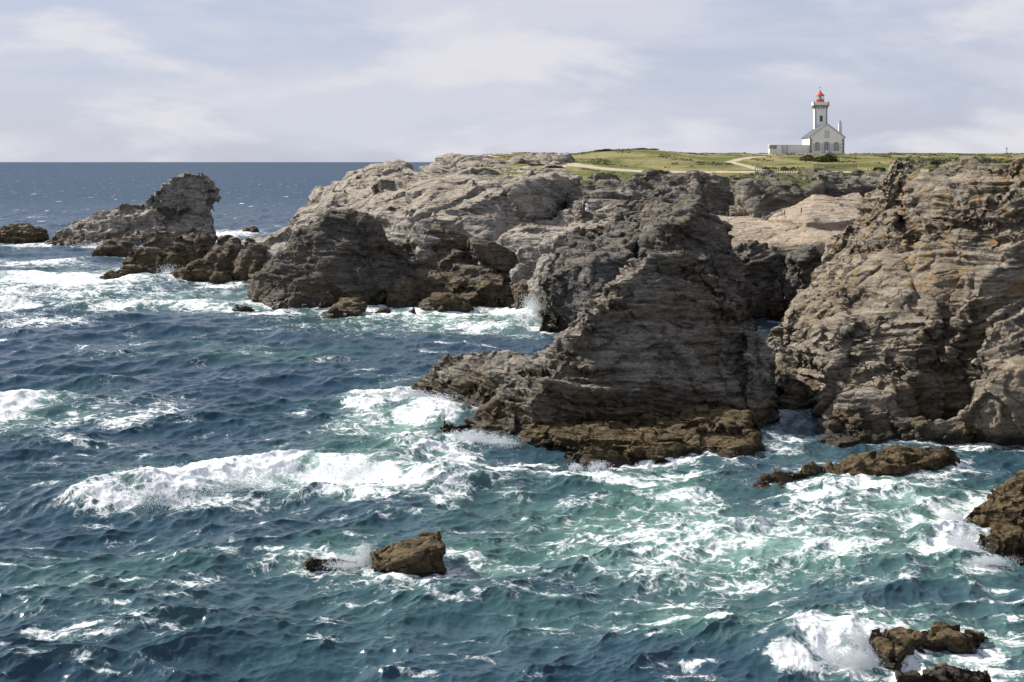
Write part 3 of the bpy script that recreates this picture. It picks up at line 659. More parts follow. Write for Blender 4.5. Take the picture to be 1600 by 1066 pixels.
MB().box(tx-0.35, tx+0.3, ty-0.02, ty+0.02, 16.66, 16.86).build('wind_vane', M_white, dm)
# single storey annex on the left
b = MB(); b.box(-5.4, -0.002, 0.35, 3.4, -0.5, 2.12); an = b.build('annex', M_white, LH)
MB().box(-5.45, -0.003, 0.27, 3.45, 2.122, 2.22).build('annex_coping', M_white, an)
b = MB(); b.box(-8.0, -5.402, 0.1, 3.4, -0.5, 2.12); b.build('store_wall', M_white, an)
MB().box(-9.7, -8.004, 0.6, 3.2, -0.5, 1.25).build('low_wall', M_white, an)
MB().box(-9.72, -8.006, 1.0, 3.3, 1.252, 2.15).build('store_recess', M_coping, an)
MB().box(-9.75, -5.403, 0.02, 3.42, 2.152, 2.25).build('store_coping', M_white, an)
o = MB().box(-6.6, -5.55, 0.04, 0.12, 0.0, 2.0).build('store_door', M_shut, an)
MB().box(-6.75, -6.602, 0.0, 0.13, 0, 2.1).box(-5.548, -5.42, 0.0, 0.13, 0, 2.1).build('door_frame', M_stone, o)

# ---------------------------------------------------------------- shrubs, posts, fences
def leaf_mat(name, a, b_):
    t = NT(name); n = t.noise(t.pos(), 1.5, 5, 0.7)
    t.put(t.bsdf.inputs['Base Color'], t.mix(t.rng(n, 0.35, 0.65), a + (1,), b_ + (1,))); t.bsdf.inputs['Roughness'].default_value = 0.8
    return t.m
M_leaf = leaf_mat('leaf', (0.035, 0.055, 0.016), (0.12, 0.14, 0.04))
M_heath = leaf_mat('heath', (0.08, 0.085, 0.03), (0.21, 0.19, 0.08))
M_wood = plain('weathered_wood', (0.16, 0.12, 0.085), 0.9, var=0.3)
def leaves(center, size, n, leaf, seed, mat, name):
    r = np.random.RandomState(seed); c = []
    nc = max(3, int(size[0] * 1.4)); cc = r.uniform(-1, 1, (nc, 2)); cc *= (0.85 / np.maximum(1, np.linalg.norm(cc, axis=1)))[:, None]
    k = r.randint(0, nc, n); d = r.normal(size=(n, 3)); d /= np.linalg.norm(d, axis=1)[:, None]; d[:, 2] = np.abs(d[:, 2])
    rr = r.uniform(0.6, 1.0, n) * (0.5 + 0.5 * RND[k % 256])
    hgt = size[2] * (1 - 0.5 * np.linalg.norm(cc[k], axis=1))
    C = np.stack([cc[k, 0] * size[0] + d[:, 0] * rr * size[0] / nc * 2.2, cc[k, 1] * size[1] + d[:, 1] * rr * size[1] * 0.5, d[:, 2] * rr * hgt], 1)
    a = r.normal(size=(n, 3)); a /= np.linalg.norm(a, axis=1)[:, None]; bb = np.cross(a, r.normal(size=(n, 3))); bb /= np.linalg.norm(bb, axis=1)[:, None]
    a *= leaf; bb *= leaf * 0.6
    V = np.stack([C - a, C + bb, C + a, C - bb], 1).reshape(-1, 3); V = V + np.array(center)
    return np_mesh(name, V, np.arange(len(V)).reshape(-1, 4), False)
def ground(px, d):
    x, y = (px - 800) / F * d, d
    return x, y, float(pz(np.array([x]), np.array([y]))[0])
def tree_ob(name, px, d, w_, h_, n, seed, mat, label, group=None, dep=1.5):
    x, y, z = ground(px, d); e = empty(name, (x, y, z))
    link('foliage', leaves((0, 0, 0), (w_ / 2, dep, h_), n, 0.14, seed, mat, 'foliage'), mat, e)
    b = MB()
    for k in range(5):
        q = (k - 2) * w_ / 7; b = MB(); b.box(q - 0.05, q + 0.05, -0.05, 0.05, -0.2, h_ * 0.5); b.build('stem', M_wood, e)
    tag(e, label, 'shrub', group); return e
tree_ob('shrub', 1302, 283, 8.2, 2.0, 5200, 1, M_leaf, 'largest dark green shrub below the lighthouse door', None, 2.2)
tree_ob('shrub', 1262, 285, 5.0, 1.5, 2600, 2, M_heath, 'olive shrub touching the left side of the largest dark green shrub', None, 1.6)
for k, (px, d, ww, hh, lb) in enumerate([
    (1196, 259, 1.6, 0.8, 'small low bush beside the bend of the path by the fence'),
    (1227, 258, 2.2, 0.9, 'second low bush from the left along the fence by the path'),
    (1242, 260, 1.2, 0.8, 'rightmost low bush just left of the large shrubs along the path'),
    (1232, 330, 2.0, 0.5, 'tiny dark bush in the grass in front of the lighthouse annex'),
    (948, 302, 7.0, 0.7, 'long low gorse on the crest of the grassy hump'),
    (1010, 304, 5.0, 0.5, 'short low gorse right of the crest gorse on the grassy hump'),
    (868, 262, 4.5, 0.7, 'low green bush at the left end of the cliff path'),
    (838, 268, 3.0, 0.5, 'low green bush on the pale rock just left of the path end'),
    (1366, 252, 4.0, 1.6, 'dark shrub in the hollow at the left foot of the right cliff top'),
    (1345, 250, 2.5, 0.8, 'small green bush left of the dark shrub by the right cliff')]):
    tree_ob('bush', px, d, ww, hh, int(500 * ww), 10 + k, M_heath if k % 2 else M_leaf, lb, None, 0.9)
# tussocks and low heather over the plateau
r = np.random.RandomState(4); n = 150000
tx_ = r.uniform(-25, 150, n); ty_ = r.uniform(248, 372, n); px_t = 800 + tx_ / ty_ * F
cl = fbm(np.stack([tx_ / 5, ty_ / 9, 0 * tx_], 1).astype(np.float32), 3, 88)
dp = np.full(n, 9.0)
for p_, w_ in paths: dp = np.minimum(dp, seg_dist(tx_, ty_, p_) / w_)
kp = (cl > 0.30) & (dp > 1.6) & (px_t > 740) & (px_t < 1640) & ~((np.abs(tx_ - 73) < 13) & (ty_ > 343) & (ty_ < 362))
tx_, ty_ = tx_[kp], ty_[kp]; n = len(tx_); tz_ = pz(tx_, ty_)
C = np.stack([tx_, ty_, tz_ + r.uniform(0, 0.12, n)], 1); a = r.normal(size=(n, 3)) * [0.12, 0.12, 0.05]; b_ = r.normal(size=(n, 3)) * [0.06, 0.06, 0.10]
ob = link('ground_cover', np_mesh('ground_cover', np.stack([C - a, C + b_, C + a, C - b_], 1).reshape(-1, 3), np.arange(4 * n).reshape(-1, 4), False), M_heath)
tag(ob, 'patchy tussocks and heather in the short grass of the plateau', 'heather', None, 'stuff')
# picket fence right of the big shrub, and by the path bend
def picket(pa, da, pb, db, n, h, label):
    e = empty('fence', ground((pa + pb) / 2, (da + db) / 2)); ex, ey, ez = e.location
    post = MB()
    for k in range(n):
        t_ = k / (n - 1); x, y, z = ground(pa + (pb - pa) * t_, da + (db - da) * t_)
        post.box(x - ex - 0.05, x - ex + 0.05, y - ey - 0.05, y - ey + 0.05, z - ez - 0.3, z - ez + h * (0.92 + 0.08 * (k % 2)))
    post.build('pickets', M_wood, e)
    rails = (MB(), MB())
    for k in range(n - 1):
        a = ground(pa + (pb - pa) * k / (n-1), da + (db - da) * k / (n-1)); c = ground(pa + (pb - pa) * (k+1) / (n-1), da + (db - da) * (k+1) / (n-1))
        for f, w2 in zip((0.35, 0.8), rails): w2.box(a[0] - ex, c[0] - ex, a[1] - ey - 0.085, a[1] - ey - 0.055, (a[2] + c[2]) / 2 - ez + h * f - 0.03, (a[2] + c[2]) / 2 - ez + h * f + 0.03)
    for w2 in rails: w2.build('rail', M_wood, e)
    tag(e, label, 'fence')
picket(1180, 250.5, 1242, 249.5, 18, 1.0, 'short grey wooden fence at the bend of the cliff path')
picket(1272, 262, 1338, 262, 26, 0.9, 'thin wooden picket fence in front of the large shrub')
mast = empty('mast', ground(1573, 420)); MB().lathe(0, 0, [(0.12, -0.5), (0.08, 2.6)], 8).box(-0.25, 0.25, -0.04, 0.04, 1.9, 2.1).build('pole', M_wood, mast)
tag(mast, 'small lone mast on the skyline above the right cliff', 'mast')

# posts on the sandy saddle, walkers on the shelf: dropped on to the real surface
from mathutils.bvhtree import BVHTree
def bvh(o):
    m = o.data; v = np.empty(len(m.vertices) * 3, np.float32); m.vertices.foreach_get('co', v)
    q = np.empty(len(m.loops), np.int32); m.loops.foreach_get('vertex_index', q)
    return BVHTree.FromPolygons(v.reshape(-1, 3).tolist(), q.reshape(-1, 4).tolist())
bs = bvh(SADDLE)
pm = None
for k, (px, d) in enumerate([(1112, 224), (1125, 226), (1136, 226), (1150, 224), (1163, 226), (1177, 225), (1192, 222), (1201, 217), (1209, 219), (1226, 216), (1252, 214)]):
    x, y = (px - 800) / F * d, d; h = bs.ray_cast(Vector((x, y, 60)), Vector((0, 0, -1)))
    z = h[0].z if h[0] else 11
    if pm is None:
        o = MB().lathe(0, 0, [(0.09, -0.4), (0.085, 0.75), (0.05, 0.82)], 8).build('marker_post', M_wood, None); pm = o
    else: o = pm.copy(); COL.objects.link(o)
    o.location = (x, y, z)
    tag(o, 'short wooden marker post on the sandy saddle behind the ridge', 'post', 'marker posts across the sandy saddle')

def person(px, py, label, shirt, legs, dress):
    best = None
    o_ = Vector((0, 0, H)); dr = (Vector(P(px, py, 100)) - o_).normalized()
    for ob in ROCKS:
        if ob.name.split('.')[0] not in ('rock_shelf', 'headland', 'plateau_cliff'): continue
        h = TREES.setdefault(ob.name, None) or bvh(ob); TREES[ob.name] = h
        r = h.ray_cast(o_, dr)
        if r[0] is not None and (best is None or r[3] < best[1]): best = (r[0], r[3])
    p0 = best[0] if best else Vector(P(px, py, 225))
    bm = bmesh.new(); sk = bm.verts.layers.skin.verify() if hasattr(bm.verts.layers, 'skin') else None
    J = {'pel': (0, 0, .95, .15), 'che': (0, 0, 1.3, .17), 'nek': (0, 0, 1.47, .06), 'hed': (0, -.01, 1.62, .095), 'top': (0, 0, 1.72, .07),
         'shl': (-.17, 0, 1.4, .06), 'ell': (-.24, -.02, 1.15, .045), 'hal': (-.22, -.12, .92, .035), 'shr': (.17, 0, 1.4, .06), 'elr': (.25, .02, 1.14, .045), 'har': (.24, -.06, .9, .035),
         'hil': (-.09, 0, .88, .09), 'knl': (-.1, -.04, .48, .06), 'anl': (-.1, .02, .08, .045), 'tol': (-.1, -.14, .04, .04), 'hir': (.09, 0, .88, .09), 'knr': (.12, .04, .48, .06), 'anr': (.13, .12, .08, .045), 'tor': (.13, -.02, .04, .04)}
    names = list(J); vs = {n: bm.verts.new(J[n][:3]) for n in names}
    for a, b_ in (('pel','che'),('che','nek'),('nek','hed'),('hed','top'),('che','shl'),('shl','ell'),('ell','hal'),('che','shr'),('shr','elr'),('elr','har'),('pel','hil'),('hil','knl'),('knl','anl'),('anl','tol'),('pel','hir'),('hir','knr'),('knr','anr'),('anr','tor')): bm.edges.new((vs[a], vs[b_]))
    for n in names: vs[n][sk].radius = (J[n][3],) * 2
    vs['pel'][sk].use_root = True
    me = bpy.data.meshes.new('person'); bm.to_mesh(me); bm.free()
    o = bpy.data.objects.new('person', me); COL.objects.link(o)
    o.modifiers.new('s', 'SKIN'); m = o.modifiers.new('u', 'SUBSURF'); m.levels = m.render_levels = 1
    for q in (M_skin,): me.materials.append(q)
    o.location = p0; o.location.z -= 0.03
    # clothing as child shells
    b = MB(); b.lathe(0, 0, [(.21, .85), (.2, 1.05), (.22, 1.3), (.2, 1.42), (.09, 1.49)], 14); b.build('shirt', shirt, o, True)
    if dress: b = MB(); b.lathe(0, 0, [(.33, .3), (.28, .6), (.22, .86)], 14); b.build('skirt', shirt, o, True)
    else:
        b = MB()
        for s, y in ((-1, -.01), (1, .04)): b.lathe(s * .1, y, [(.075, .12), (.085, .5), (.12, .9)], 12)
        b.build('trousers', legs, o, True)
    b = MB(); b.lathe(0, .015, [(.1, 1.6), (.125, 1.68), (.1, 1.76), (.03, 1.79)], 12); b.build('hair', M_wood, o, True)
    tag(o, label, 'person')
TREES = {}
M_skin = plain('skin', (0.5, 0.33, 0.25), 0.6); M_cw = plain('white_cloth', (0.8, 0.8, 0.82), 0.9); M_cd = plain('dark_cloth', (0.05, 0.055, 0.08), 0.9)
person(917, 333, 'tiny walker in a long white dress standing on the rocks under the grassy cliff', M_cw, M_cw, True)
person(912.5, 333, 'tiny walker in dark clothes standing close to the one in the white dress', M_cd, M_cd, False)

# ---------------------------------------------------------------- the sea
def ocean_tile(N, L, wind, wdir, rms, lo_cut, hi_cut, seed, spread=2):
    r = np.random.RandomState(seed)
    k = np.fft.fftfreq(N, L / N) * 2 * np.pi; KX, KY = np.meshgrid(k, k, indexing='ij'); K = np.hypot(KX, KY); K[0, 0] = 1
    Lp = wind * wind / 9.81; c = (KX * wdir[0] + KY * wdir[1]) / K
    S = np.exp(-1 / (K * Lp) ** 2) / K ** 4 * (0.12 + np.abs(c) ** spread)
    S *= np.exp(-(K * hi_cut) ** 2); S *= 1 - np.exp(-(K * lo_cut) ** 4); S[0, 0] = 0
    h = (r.normal(size=(N, N)) + 1j * r.normal(size=(N, N))) * np.sqrt(S)
    z = np.fft.ifft2(h); sc_ = rms / z.real.std(); h *= sc_
    z = np.fft.ifft2(h).real; dx = np.fft.ifft2(1j * h * KX / K).real; dy = np.fft.ifft2(1j * h * KY / K).real
    jxx = np.fft.ifft2(h * KX * KX / K).real; jyy = np.fft.ifft2(h * KY * KY / K).real
    return np.stack([dx, dy, z, jxx + jyy], 2).astype(np.float32)
def sample(tile, L, x, y):
    N = tile.shape[0]; u = x / L * N; v = y / L * N; i = np.floor(u).astype(np.int64); j = np.floor(v).astype(np.int64)
    fu = (u - i)[:, None].astype(np.float32); fv = (v - j)[:, None].astype(np.float32); i %= N; j %= N; i1 = (i + 1) % N; j1 = (j + 1) % N
    return (tile[i, j] * (1 - fu) + tile[i1, j] * fu) * (1 - fv) + (tile[i, j1] * (1 - fu) + tile[i1, j1] * fu) * fv

a_in = np.linspace(-0.56, 0.56, 1500); a_out = np.linspace(0.56, 2 * math.pi - 0.56, 60)[1:-1]
ang = np.concatenate([a_in, a_out]); na = len(ang)
rad = np.concatenate([[2, 15, 30, 40], 1 / np.linspace(1 / 46., 1 / 900., 1150), np.geomspace(930, 90000, 90)])
AA, RR = np.meshgrid(ang, rad); x = (RR * np.sin(AA)).ravel(); y = (RR * np.cos(AA)).ravel(); rr = RR.ravel()
L1, L2 = 167.0, 41.0
T1 = ocean_tile(1024, L1, 6.5, (0.40, -0.92), 0.31, 3.0, 0.06, 3)
T2 = ocean_tile(1024, L2, 3.0, (0.30, -0.95), 0.085, 0.5, 0.02, 5, 2)
ca, sa = math.cos(0.5), math.sin(0.5)
s1 = sample(T1, L1, x, y); s2 = sample(T2, L2, x * ca + y * sa, -x * sa + y * ca)
f2 = np.exp(-rr / 250.)[:, None]; f1 = (0.35 + 0.65 * np.exp(-(rr / 700.) ** 2))[:, None]
# calmer in the lee of the rocks, foam and colour maps
def gauss(lst):
    a = np.zeros(len(x), np.float32)
    for px, py, rx, ry, s in lst:
        d = H * F / (py - HY); cx = (px - 800) / F * d
        sx = rx * d / F; sy = ry * d * d / (H * F)
        m = (np.abs(x - cx) < 3 * sx) & (np.abs(y - d) < 3 * sy)
        g = s * np.exp(-((x[m] - cx) / sx) ** 2 - ((y[m] - d) / sy) ** 2)
        a[m] = np.maximum(a[m], g)
    return a
FOAM = [(60,385,110,4,.7),(150,384,60,4,.9),(30,412,140,7,.8),(110,440,190,8,.98),(40,455,120,7,.9),(30,480,60,8,.85),(180,480,60,7,.85),(60,505,110,9,.7),(300,478,100,9,.75),(345,448,60,7,.9),
 (360,365,60,6,.95),(430,490,70,6,.85),(520,488,90,7,.8),(620,492,90,7,.9),(720,488,70,9,.98),(790,486,50,10,1.0),(830,500,30,16,1.),(740,512,90,9,.75),(610,510,110,8,.6),(820,525,50,6,.6),
 (15,640,70,22,.95),(110,650,60,18,.7),(190,660,90,20,.62),(120,690,120,14,.55),(260,640,60,20,.5),
 (160,790,80,16,.95),(250,768,90,20,1.1),(330,748,90,22,1.15),(400,745,70,24,1.1),(440,730,60,20,1.1),(520,742,70,26,1.05),(590,745,60,24,1.0),(640,760,70,24,.9),(560,775,90,16,.8),(700,775,60,18,.7),(350,790,120,14,.75),
 (575,630,45,22,.85),(630,622,50,14,.9),(560,665,70,25,.65),(670,640,36,16,1.1),(700,650,26,12,1.15),(640,680,60,25,.8),(730,690,50,10,1.15),(690,704,60,10,1.05),(650,655,40,14,1.05),(840,722,60,7,1.0),(980,752,70,5,.9),(780,693,40,8,1.1),(700,710,90,18,.8),(780,735,90,12,.75),(860,740,60,10,.75),
 (940,745,70,8,.85),(1050,742,80,8,.75),(1150,725,60,12,.6),(1220,700,60,14,.6),(1240,685,40,10,.6),(1330,690,60,7,.6),
 (900,780,160,18,.62),(1080,775,120,16,.7),(1250,775,120,10,.85),(1380,765,100,9,.85),(1420,780,90,14,.7),(1500,735,60,10,.7),(1560,705,80,10,.6),(1550,740,50,10,.6),
 (1440,815,50,18,.75),(1480,840,30,16,1.1),(1505,865,36,12,1.15),(1560,885,60,7,.95),(1480,795,30,10,.9),(1450,870,60,14,.7),(1100,850,200,26,.52),(1300,860,150,24,.62),(960,870,150,20,.50),(1150,900,120,16,.6),(1060,930,120,10,.55),(1380,910,110,12,.62),(1250,945,120,12,.55),(1500,940,90,10,.5),
 (1290,1025,60,26,1.1),(1330,1010,30,18,1.15),(1250,1045,60,14,.95),(1340,1050,50,16,.95),(1450,1035,90,12,.75),(1550,1030,60,12,.6),(1110,990,40,6,.8),(1300,985,60,10,.65),
 (520,882,90,14,.7),(560,868,30,10,.95),(600,905,110,10,.7),(700,895,90,12,.7),(780,880,90,14,.6),(740,870,30,10,.7),(660,900,60,5,.8),(700,930,150,14,.48),
 (110,860,50,8,.6),(260,975,50,10,.6),(330,905,60,8,.45),(520,990,60,10,.55),(560,955,70,8,.5),(100,1010,80,8,.5),(350,850,70,8,.4),(200,830,70,8,.5),(520,940,50,7,.5),
 (420,540,50,6,.45),(540,560,60,6,.4),(180,555,80,8,.4),(320,570,60,5,.4),(270,1040,80,8,.4),(640,1040,80,8,.45),(900,1020,80,8,.35),(1250,490,14,6,.7),(1215,492,20,4,.9),(1465,647,24,5,1.)]
foam = gauss(FOAM)
rs = np.random.RandomState(11)
SC = []
for k in range(700):
    py_r = 300 + 790 * rs.rand() ** 0.8; px_r = rs.uniform(-100, 1700)
    q_ = (py_r - 253) / 800
    SC.append((px_r, py_r, rs.uniform(12, 75) * (0.35 + q_), rs.uniform(1.5, 9) * (0.2 + q_), rs.uniform(0.30, 0.62)))
BASE = [(1250,800,250,50,.54),(650,740,250,50,.58),(1100,830,420,110,.54),(700,700,180,80,.50),(1400,980,260,100,.42),(420,760,330,60,.46),(120,450,320,60,.56),(620,500,260,30,.52),(90,650,190,60,.46),(620,900,240,50,.42),(1350,740,220,40,.5)]
foam = np.maximum(foam, np.maximum(gauss(SC), gauss(BASE)))
TEAL = [(60,440,200,20,.6),(300,470,200,14,.7),(700,500,200,20,.8),(400,550,200,20,.35),(40,640,120,35,.6),(450,740,260,40,.9),(620,670,120,60,.9),(950,800,260,50,1.0),(1000,760,160,30,1.0),(1200,860,260,60,.9),(1450,800,150,60,.75),(800,850,180,40,.8),
 (560,850,100,40,.6),(1150,960,250,40,.7),(1400,980,200,60,.7),(150,900,200,60,.35),(450,960,300,70,.4),(800,960,200,50,.35),(1240,700,60,20,.35),(1500,880,100,40,.7),(1100,830,200,60,.9)]
teal = gauss(TEAL)
pn = np.stack([x / 6, y / 14, 0 * x], 1).astype(np.float32); near = rr < 700
tn_ = np.zeros(len(x), np.float32); tn_[near] = fbm(pn[near], 3, 5)
# distance to the rocks
wl = np.concatenate([w_ for w_ in WATERLINE if len(w_)]); key = np.unique(np.round(wl / 0.5).astype(np.int64), axis=0) * 0.5
kd = kdtree.KDTree(len(key))
for i, p_ in enumerate(key): kd.insert((p_[0], p_[1], 0), i)
kd.balance()
gx = np.arange(-150, 90, 0.75); gy = np.arange(48, 430, 0.75)
DG = np.array([[min(kd.find((a, b_, 0))[2], 12.0) for b_ in gy] for a in gx], np.float32)
u = np.clip((x + 150) / 0.75, 0, len(gx) - 1.001); v = np.clip((y - 48) / 0.75, 0, len(gy) - 1.001); i = u.astype(int); j = v.astype(int); fu = u - i; fv = v - j
dist = (DG[i, j] * (1 - fu) + DG[i + 1, j] * fu) * (1 - fv) + (DG[i, j + 1] * (1 - fu) + DG[i + 1, j + 1] * fu) * fv
dist = np.where((x > 89) | (y > 429) | (y < 48) | (x < -150), 12, dist)
shore = np.exp(-(dist / (1.5 + rr * 0.007)) ** 1.3) * np.clip(0.72 + 0.6 * tn_, 0.25, 1)
px_ = 800 + x / np.maximum(y, 1) * F; py_ = HY + H * F / np.maximum(y, 1)
lee = np.exp(-((x - 22) / 12) ** 2 - ((y - 108) / 16) ** 2)
shore *= (1 - 0.5 * lee) * (dist < 11.9)
f1 = f1 * (1 - 0.45 * np.exp(-dist / 6))[:, None]
# breaking swells: ridges of raised water along authored crest lines
swell = np.zeros(len(x), np.float32)
def crest(pts, hgt, wid):
    global swell
    pl = [Wt(a, b_)[:2] for a, b_ in pts]; m = (rr < 420)
    d = seg_dist(x[m], y[m], pl); s = hgt * np.exp(-(d / wid) ** 2); swell[m] = np.maximum(swell[m], s)
crest([(120,792),(250,765),(350,742),(470,728),(600,728),(680,752)], 0.75, 2.6)
crest([(560,628),(640,622),(690,650)], 0.8, 2.2); crest([(660,690),(740,693),(800,700)], 0.5, 1.6)
crest([(1230,1035),(1300,1010),(1345,1005)], 0.7, 1.5); crest([(1460,850),(1500,838),(1500,868)], 0.5, 1.5)
crest([(-80,640),(90,635)], 0.8, 3.0); crest([(-60,440),(120,436),(260,440)], 1.2, 5); crest([(-60,478),(60,474)], 1.0, 4); crest([(120,477),(220,473)], 0.9, 4)
crest([(480,700),(560,690),(640,700)], 0.5, 2.5); crest([(560,872),(500,866),(455,876)], 0.35, 1.0); crest([(820,505),(838,490),(835,478)], 1.0, 2.0)
crest([(1070,988),(1140,986)], 0.15, 0.8)
fm = np.clip(foam, 0, 1)
rough = np.zeros(len(x), np.float32); q = np.stack([x / 0.9, y / 0.9, 0 * x], 1).astype(np.float32)
m = (rr < 320) & (fm > 0.25); rough[m] = fbm(q[m], 3, 9, 0.6) * 0.11 * (fm[m] - 0.25) / 0.75
X = x + (s1[:, 0] * f1[:, 0] * 1.25 + s2[:, 0] * f2[:, 0]) ; Y = y + (s1[:, 1] * f1[:, 0] * 1.25 + s2[:, 1] * f2[:, 0])
Zs = s1[:, 2] * f1[:, 0] + s2[:, 2] * f2[:, 0]
Z = Zs + swell * (1 + 0.35 * tn_) + rough
# whitecaps where the crests fold
cap = np.clip((s1[:, 3] * 1.25 + 0.35 * s2[:, 3] - 0.80) * 1.1, 0, 0.60) * np.clip((0.9 + 2.2 * tn_), 0, 1)
cap = np.where(rr < 500, cap, 0)
dens = np.clip(np.maximum(np.maximum(foam * (1 + 0.35 * tn_), shore * 1.05), cap) + 0.12 * s1[:, 2], 0, 1.2)
V = np.stack([X, Y, Z], 1); nr_ = len(rad)
a0 = (np.arange(nr_ - 1)[:, None] * na); jj = np.arange(na)[None]; jn = (jj + 1) % na
Q = np.stack([(a0 + jj), (a0 + jn), (a0 + na + jn), (a0 + na + jj)], 2).reshape(-1, 4)
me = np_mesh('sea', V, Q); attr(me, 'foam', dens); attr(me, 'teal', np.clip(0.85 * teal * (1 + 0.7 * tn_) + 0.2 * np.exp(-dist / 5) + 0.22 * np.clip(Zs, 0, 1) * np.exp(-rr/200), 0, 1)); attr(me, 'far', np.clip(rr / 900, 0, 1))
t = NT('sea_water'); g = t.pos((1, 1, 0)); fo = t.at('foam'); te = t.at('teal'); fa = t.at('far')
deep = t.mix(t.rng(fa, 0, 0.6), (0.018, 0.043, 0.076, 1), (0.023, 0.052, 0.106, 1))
deep = t.mix(t.rng(t.noise(g, 0.035, 4), 0.35, 0.65), deep, t.mix(0.5, deep, (0.014, 0.052, 0.07, 1)))
wc = t.mix(te, deep, (0.070, 0.155, 0.125, 1))
# foam pattern: torn lace plus streaks
gw = t.warp(t.warp(g, 0.25, 3.2), 1.3, 1.1)
def ridge_n(vec, sc_, det, k):
    n_ = t.noise(vec, sc_, det, 0.6); return t.math('SUBTRACT', 1.0, t.math('MULTIPLY', t.math('ABSOLUTE', t.math('SUBTRACT', n_, 0.5)), k), True)
pat = t.math('ADD', t.math('MULTIPLY', ridge_n(gw, 0.34, 6, 8.5), 0.33), t.math('MULTIPLY', ridge_n(gw, 1.15, 6, 8.5), 0.29))
pat = t.math('ADD', pat, t.math('MULTIPLY', t.noise(g, 2.6, 7, 0.7), 0.40))
thr = t.math('SUBTRACT', 0.955, t.math('MULTIPLY', fo, 0.80))
mask = t.rng(t.math('SUBTRACT', pat, thr), -0.07, 0.26)
# distant whitecaps
fw = t.math('MULTIPLY', t.rng(t.noise(t.pos((0.5, 0.22, 0)), 0.30, 6, 0.62), 0.615, 0.69), t.rng(fa, 0.10, 0.35, 0, 0.8))
fw = t.math('MULTIPLY', fw, t.rng(t.noise(g, 0.012, 2), 0.36, 0.55))
mask = t.math('MAXIMUM', mask, fw)
milky = t.math('MULTIPLY', t.rng(fo, 0.25, 0.9, 0, 0.65), t.math('ADD', te, 0.25))
wc = t.mix(milky, wc, (0.30, 0.46, 0.40, 1))
# wavelets: slope noise added straight to the normal
geo = t.n('ShaderNodeNewGeometry')
def slope_n(vec, scale, det, amt):
    c = t.noise(vec, scale, det, 0.6, 0.0, True); a = t.n('ShaderNodeVectorMath', operation='SUBTRACT'); t.put(a.inputs[0], c); a.inputs[1].default_value = (0.5, 0.5, 0.5)
    b = t.n('ShaderNodeVectorMath', operation='MULTIPLY'); t.put(b.inputs[0], a.outputs[0]); b.inputs[1].default_value = (amt, amt, 0); return b.outputs[0]
def vadd(a, b_):
    n = t.n('ShaderNodeVectorMath', operation='ADD'); t.put(n.inputs[0], a); t.put(n.inputs[1], b_); return n.outputs[0]
fs = t.n('ShaderNodeVectorMath', operation='SCALE'); t.put(fs.inputs[0], slope_n(t.pos((1, 0.7, 1)), 0.5, 6, 0.9)); t.put(fs.inputs['Scale'], t.rng(fa, 0.08, 0.5, 0.15, 1.0))
nn = vadd(vadd(geo.outputs['Normal'], slope_n(t.pos((0.7, 1.2, 1)), 3.2, 6, 0.42)), fs.outputs[0])
nrm = t.n('ShaderNodeVectorMath', operation='NORMALIZE'); t.put(nrm.inputs[0], nn); nrm = nrm.outputs[0]
dif = t.n('ShaderNodeBsdfDiffuse'); t.put(dif.inputs['Color'], wc); t.put(dif.inputs['Normal'], nrm)
gls = t.n('ShaderNodeBsdfGlossy'); gls.inputs['Roughness'].default_value = 0.22; t.put(gls.inputs['Normal'], nrm)
fr = t.n('ShaderNodeFresnel'); fr.inputs['IOR'].default_value = 1.33; t.put(fr.inputs['Normal'], nrm)
mx = t.n('ShaderNodeMixShader'); t.put(mx.inputs[0], t.math('MINIMUM', t.math('MULTIPLY', fr.outputs[0], t.rng(fa, 0, 0.6, 0.9, 0.5)), t.rng(fa, 0, 1, 0.6, 0.2))); t.t.links.new(dif.outputs[0], mx.inputs[1]); t.t.links.new(gls.outputs[0], mx.inputs[2])
fd = t.bsdf; t.put(fd.inputs['Base Color'], t.mix(mask, (0.60, 0.68, 0.66, 1), (0.93, 0.93, 0.93, 1))); fd.inputs['Roughness'].default_value = 0.8; fd.inputs['Specular IOR Level'].default_value = 0.15
t.put(fd.inputs['Normal'], t.bump(pat, 0.5, 0.15))
mx2 = t.n('ShaderNodeMixShader'); t.put(mx2.inputs[0], t.math('MULTIPLY', mask, t.rng(t.noise(gw, 1.7, 6, 0.65), 0.3, 0.65, 0.62, 0.97))); t.t.links.new(mx.outputs[0], mx2.inputs[1]); t.t.links.new(fd.outputs[0], mx2.inputs[2])
t.t.links.new(mx2.outputs[0], t.out.inputs[0])
sea = link('sea', me, t.m); tag(sea, kind='structure')

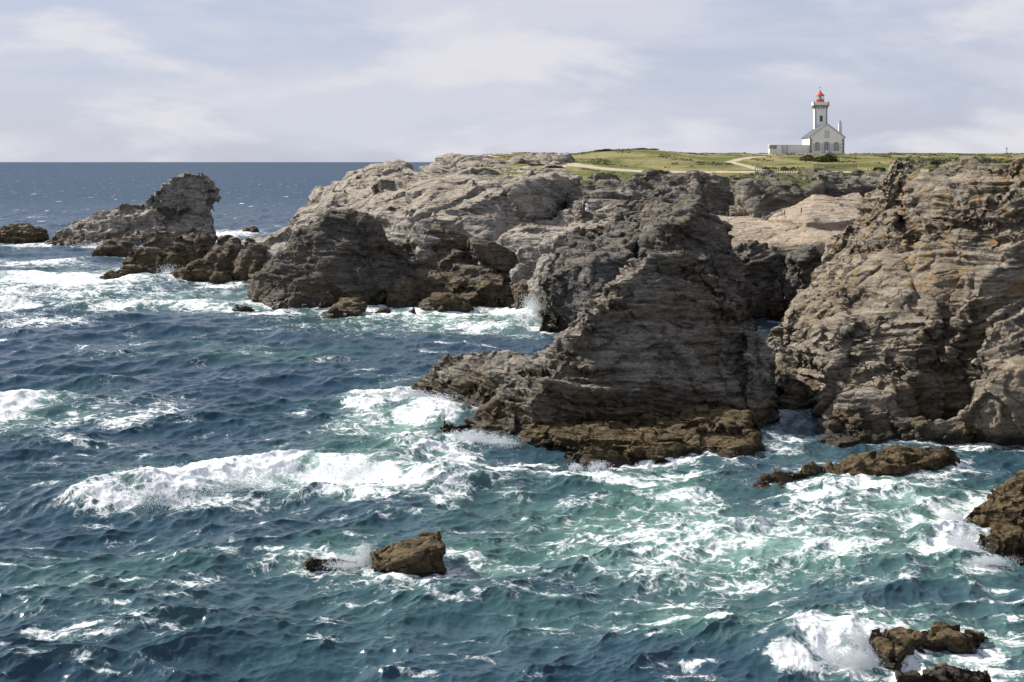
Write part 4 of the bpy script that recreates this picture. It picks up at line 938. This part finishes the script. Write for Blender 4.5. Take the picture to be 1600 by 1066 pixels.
# ---------------------------------------------------------------- spray thrown up where swells hit rock
M_spray = plain('spray_white', (0.88, 0.9, 0.9), 0.6, var=0.02)
def spray(lst, name, label, seed):
    r = np.random.RandomState(seed); Vs = []
    for px, py, rx, hgt, dep, n in lst:      # foot pixel on the water, half width px, height m, depth m
        c = Wt(px, py, 0.0); d = c[1]; sx = rx * d / F
        n = int(n * 3); hgt *= 0.75
        a = r.normal(size=n) * 0.5 * sx; jet = np.abs(np.sin(a * 2.1 / sx * 3 + r.rand() * 6)) * 0.6 + 0.4
        hh = hgt * r.rand(n) ** 1.9 * jet; b_ = r.normal(size=n) * dep * 0.5
        C = np.stack([c[0] + a + 0.25 * hh * r.normal(size=n), c[1] + b_, 0.05 + hh], 1)
        s = (0.005 + 0.02 * r.rand(n) ** 4)[:, None, None] * (d / 70.) ** 0.7
        tet = np.array([[1, 1, 1], [-1, -1, 1], [-1, 1, -1], [1, -1, -1]], float)
        Vs.append((C[:, None, :] + tet[None] * s))
    V = np.concatenate(Vs).reshape(-1, 3); n = len(V) // 4; base = np.arange(n)[:, None] * 4
    Fc = np.concatenate([base + np.array([f]) for f in ((0, 1, 2), (0, 3, 1), (0, 2, 3), (1, 3, 2))])
    o = link(name, np_mesh(name, V, Fc, False), M_spray); tag(o, label, 'spray', None, 'stuff'); return o
spray([(1335,1020,22,1.3,1.0,5200),(1300,1030,40,0.7,1.2,5200),(1345,1040,22,0.8,.6,2600)], 'spray', 'white spray bursting against the left side of the twin rocks at bottom right', 1)
spray([(1492,822,16,1.0,1.0,2600),(1500,860,26,0.8,1.2,4200),(1540,880,36,0.4,.6,2400)], 'spray', 'white spray where surf hits the rocks at the right edge', 2)
spray([(572,880,14,1.3,.8,1800),(540,884,30,.5,1,2200)], 'spray', 'thin spray thrown up at the left end of the tilted block', 3)
spray([(684,645,26,2.0,2,4200),(650,628,36,1.2,2,3600),(735,694,40,1.2,1.2,4200),(785,698,22,.9,1,1600)], 'spray', 'white spray along the left promontory of the pyramid crag', 4)
spray([(832,495,12,4.0,3,3200),(820,505,30,1.8,3,3000)], 'spray', 'burst of spray at the foot of the dark ridge beside the cove', 5)
spray([(330,760,120,1.1,4,9000),(250,778,80,.9,3,5000),(560,735,80,.8,4,5000)], 'spray', 'fine spray blowing off the long breaking wave at left', 6)
spray([(935,740,14,1.0,.3,1500),(1015,736,2.5,.9,.1,500),(1055,734,2,.8,.1,400),(900,735,10,.5,.4,900)], 'water_trickle', 'thin white water running off the brown ledge below the pyramid crag', 8)
spray([(262,438,16,3.5,4,1600),(170,384,60,1.8,5,1600)], 'spray', 'faint spray among the skerries below the sea stack', 7)
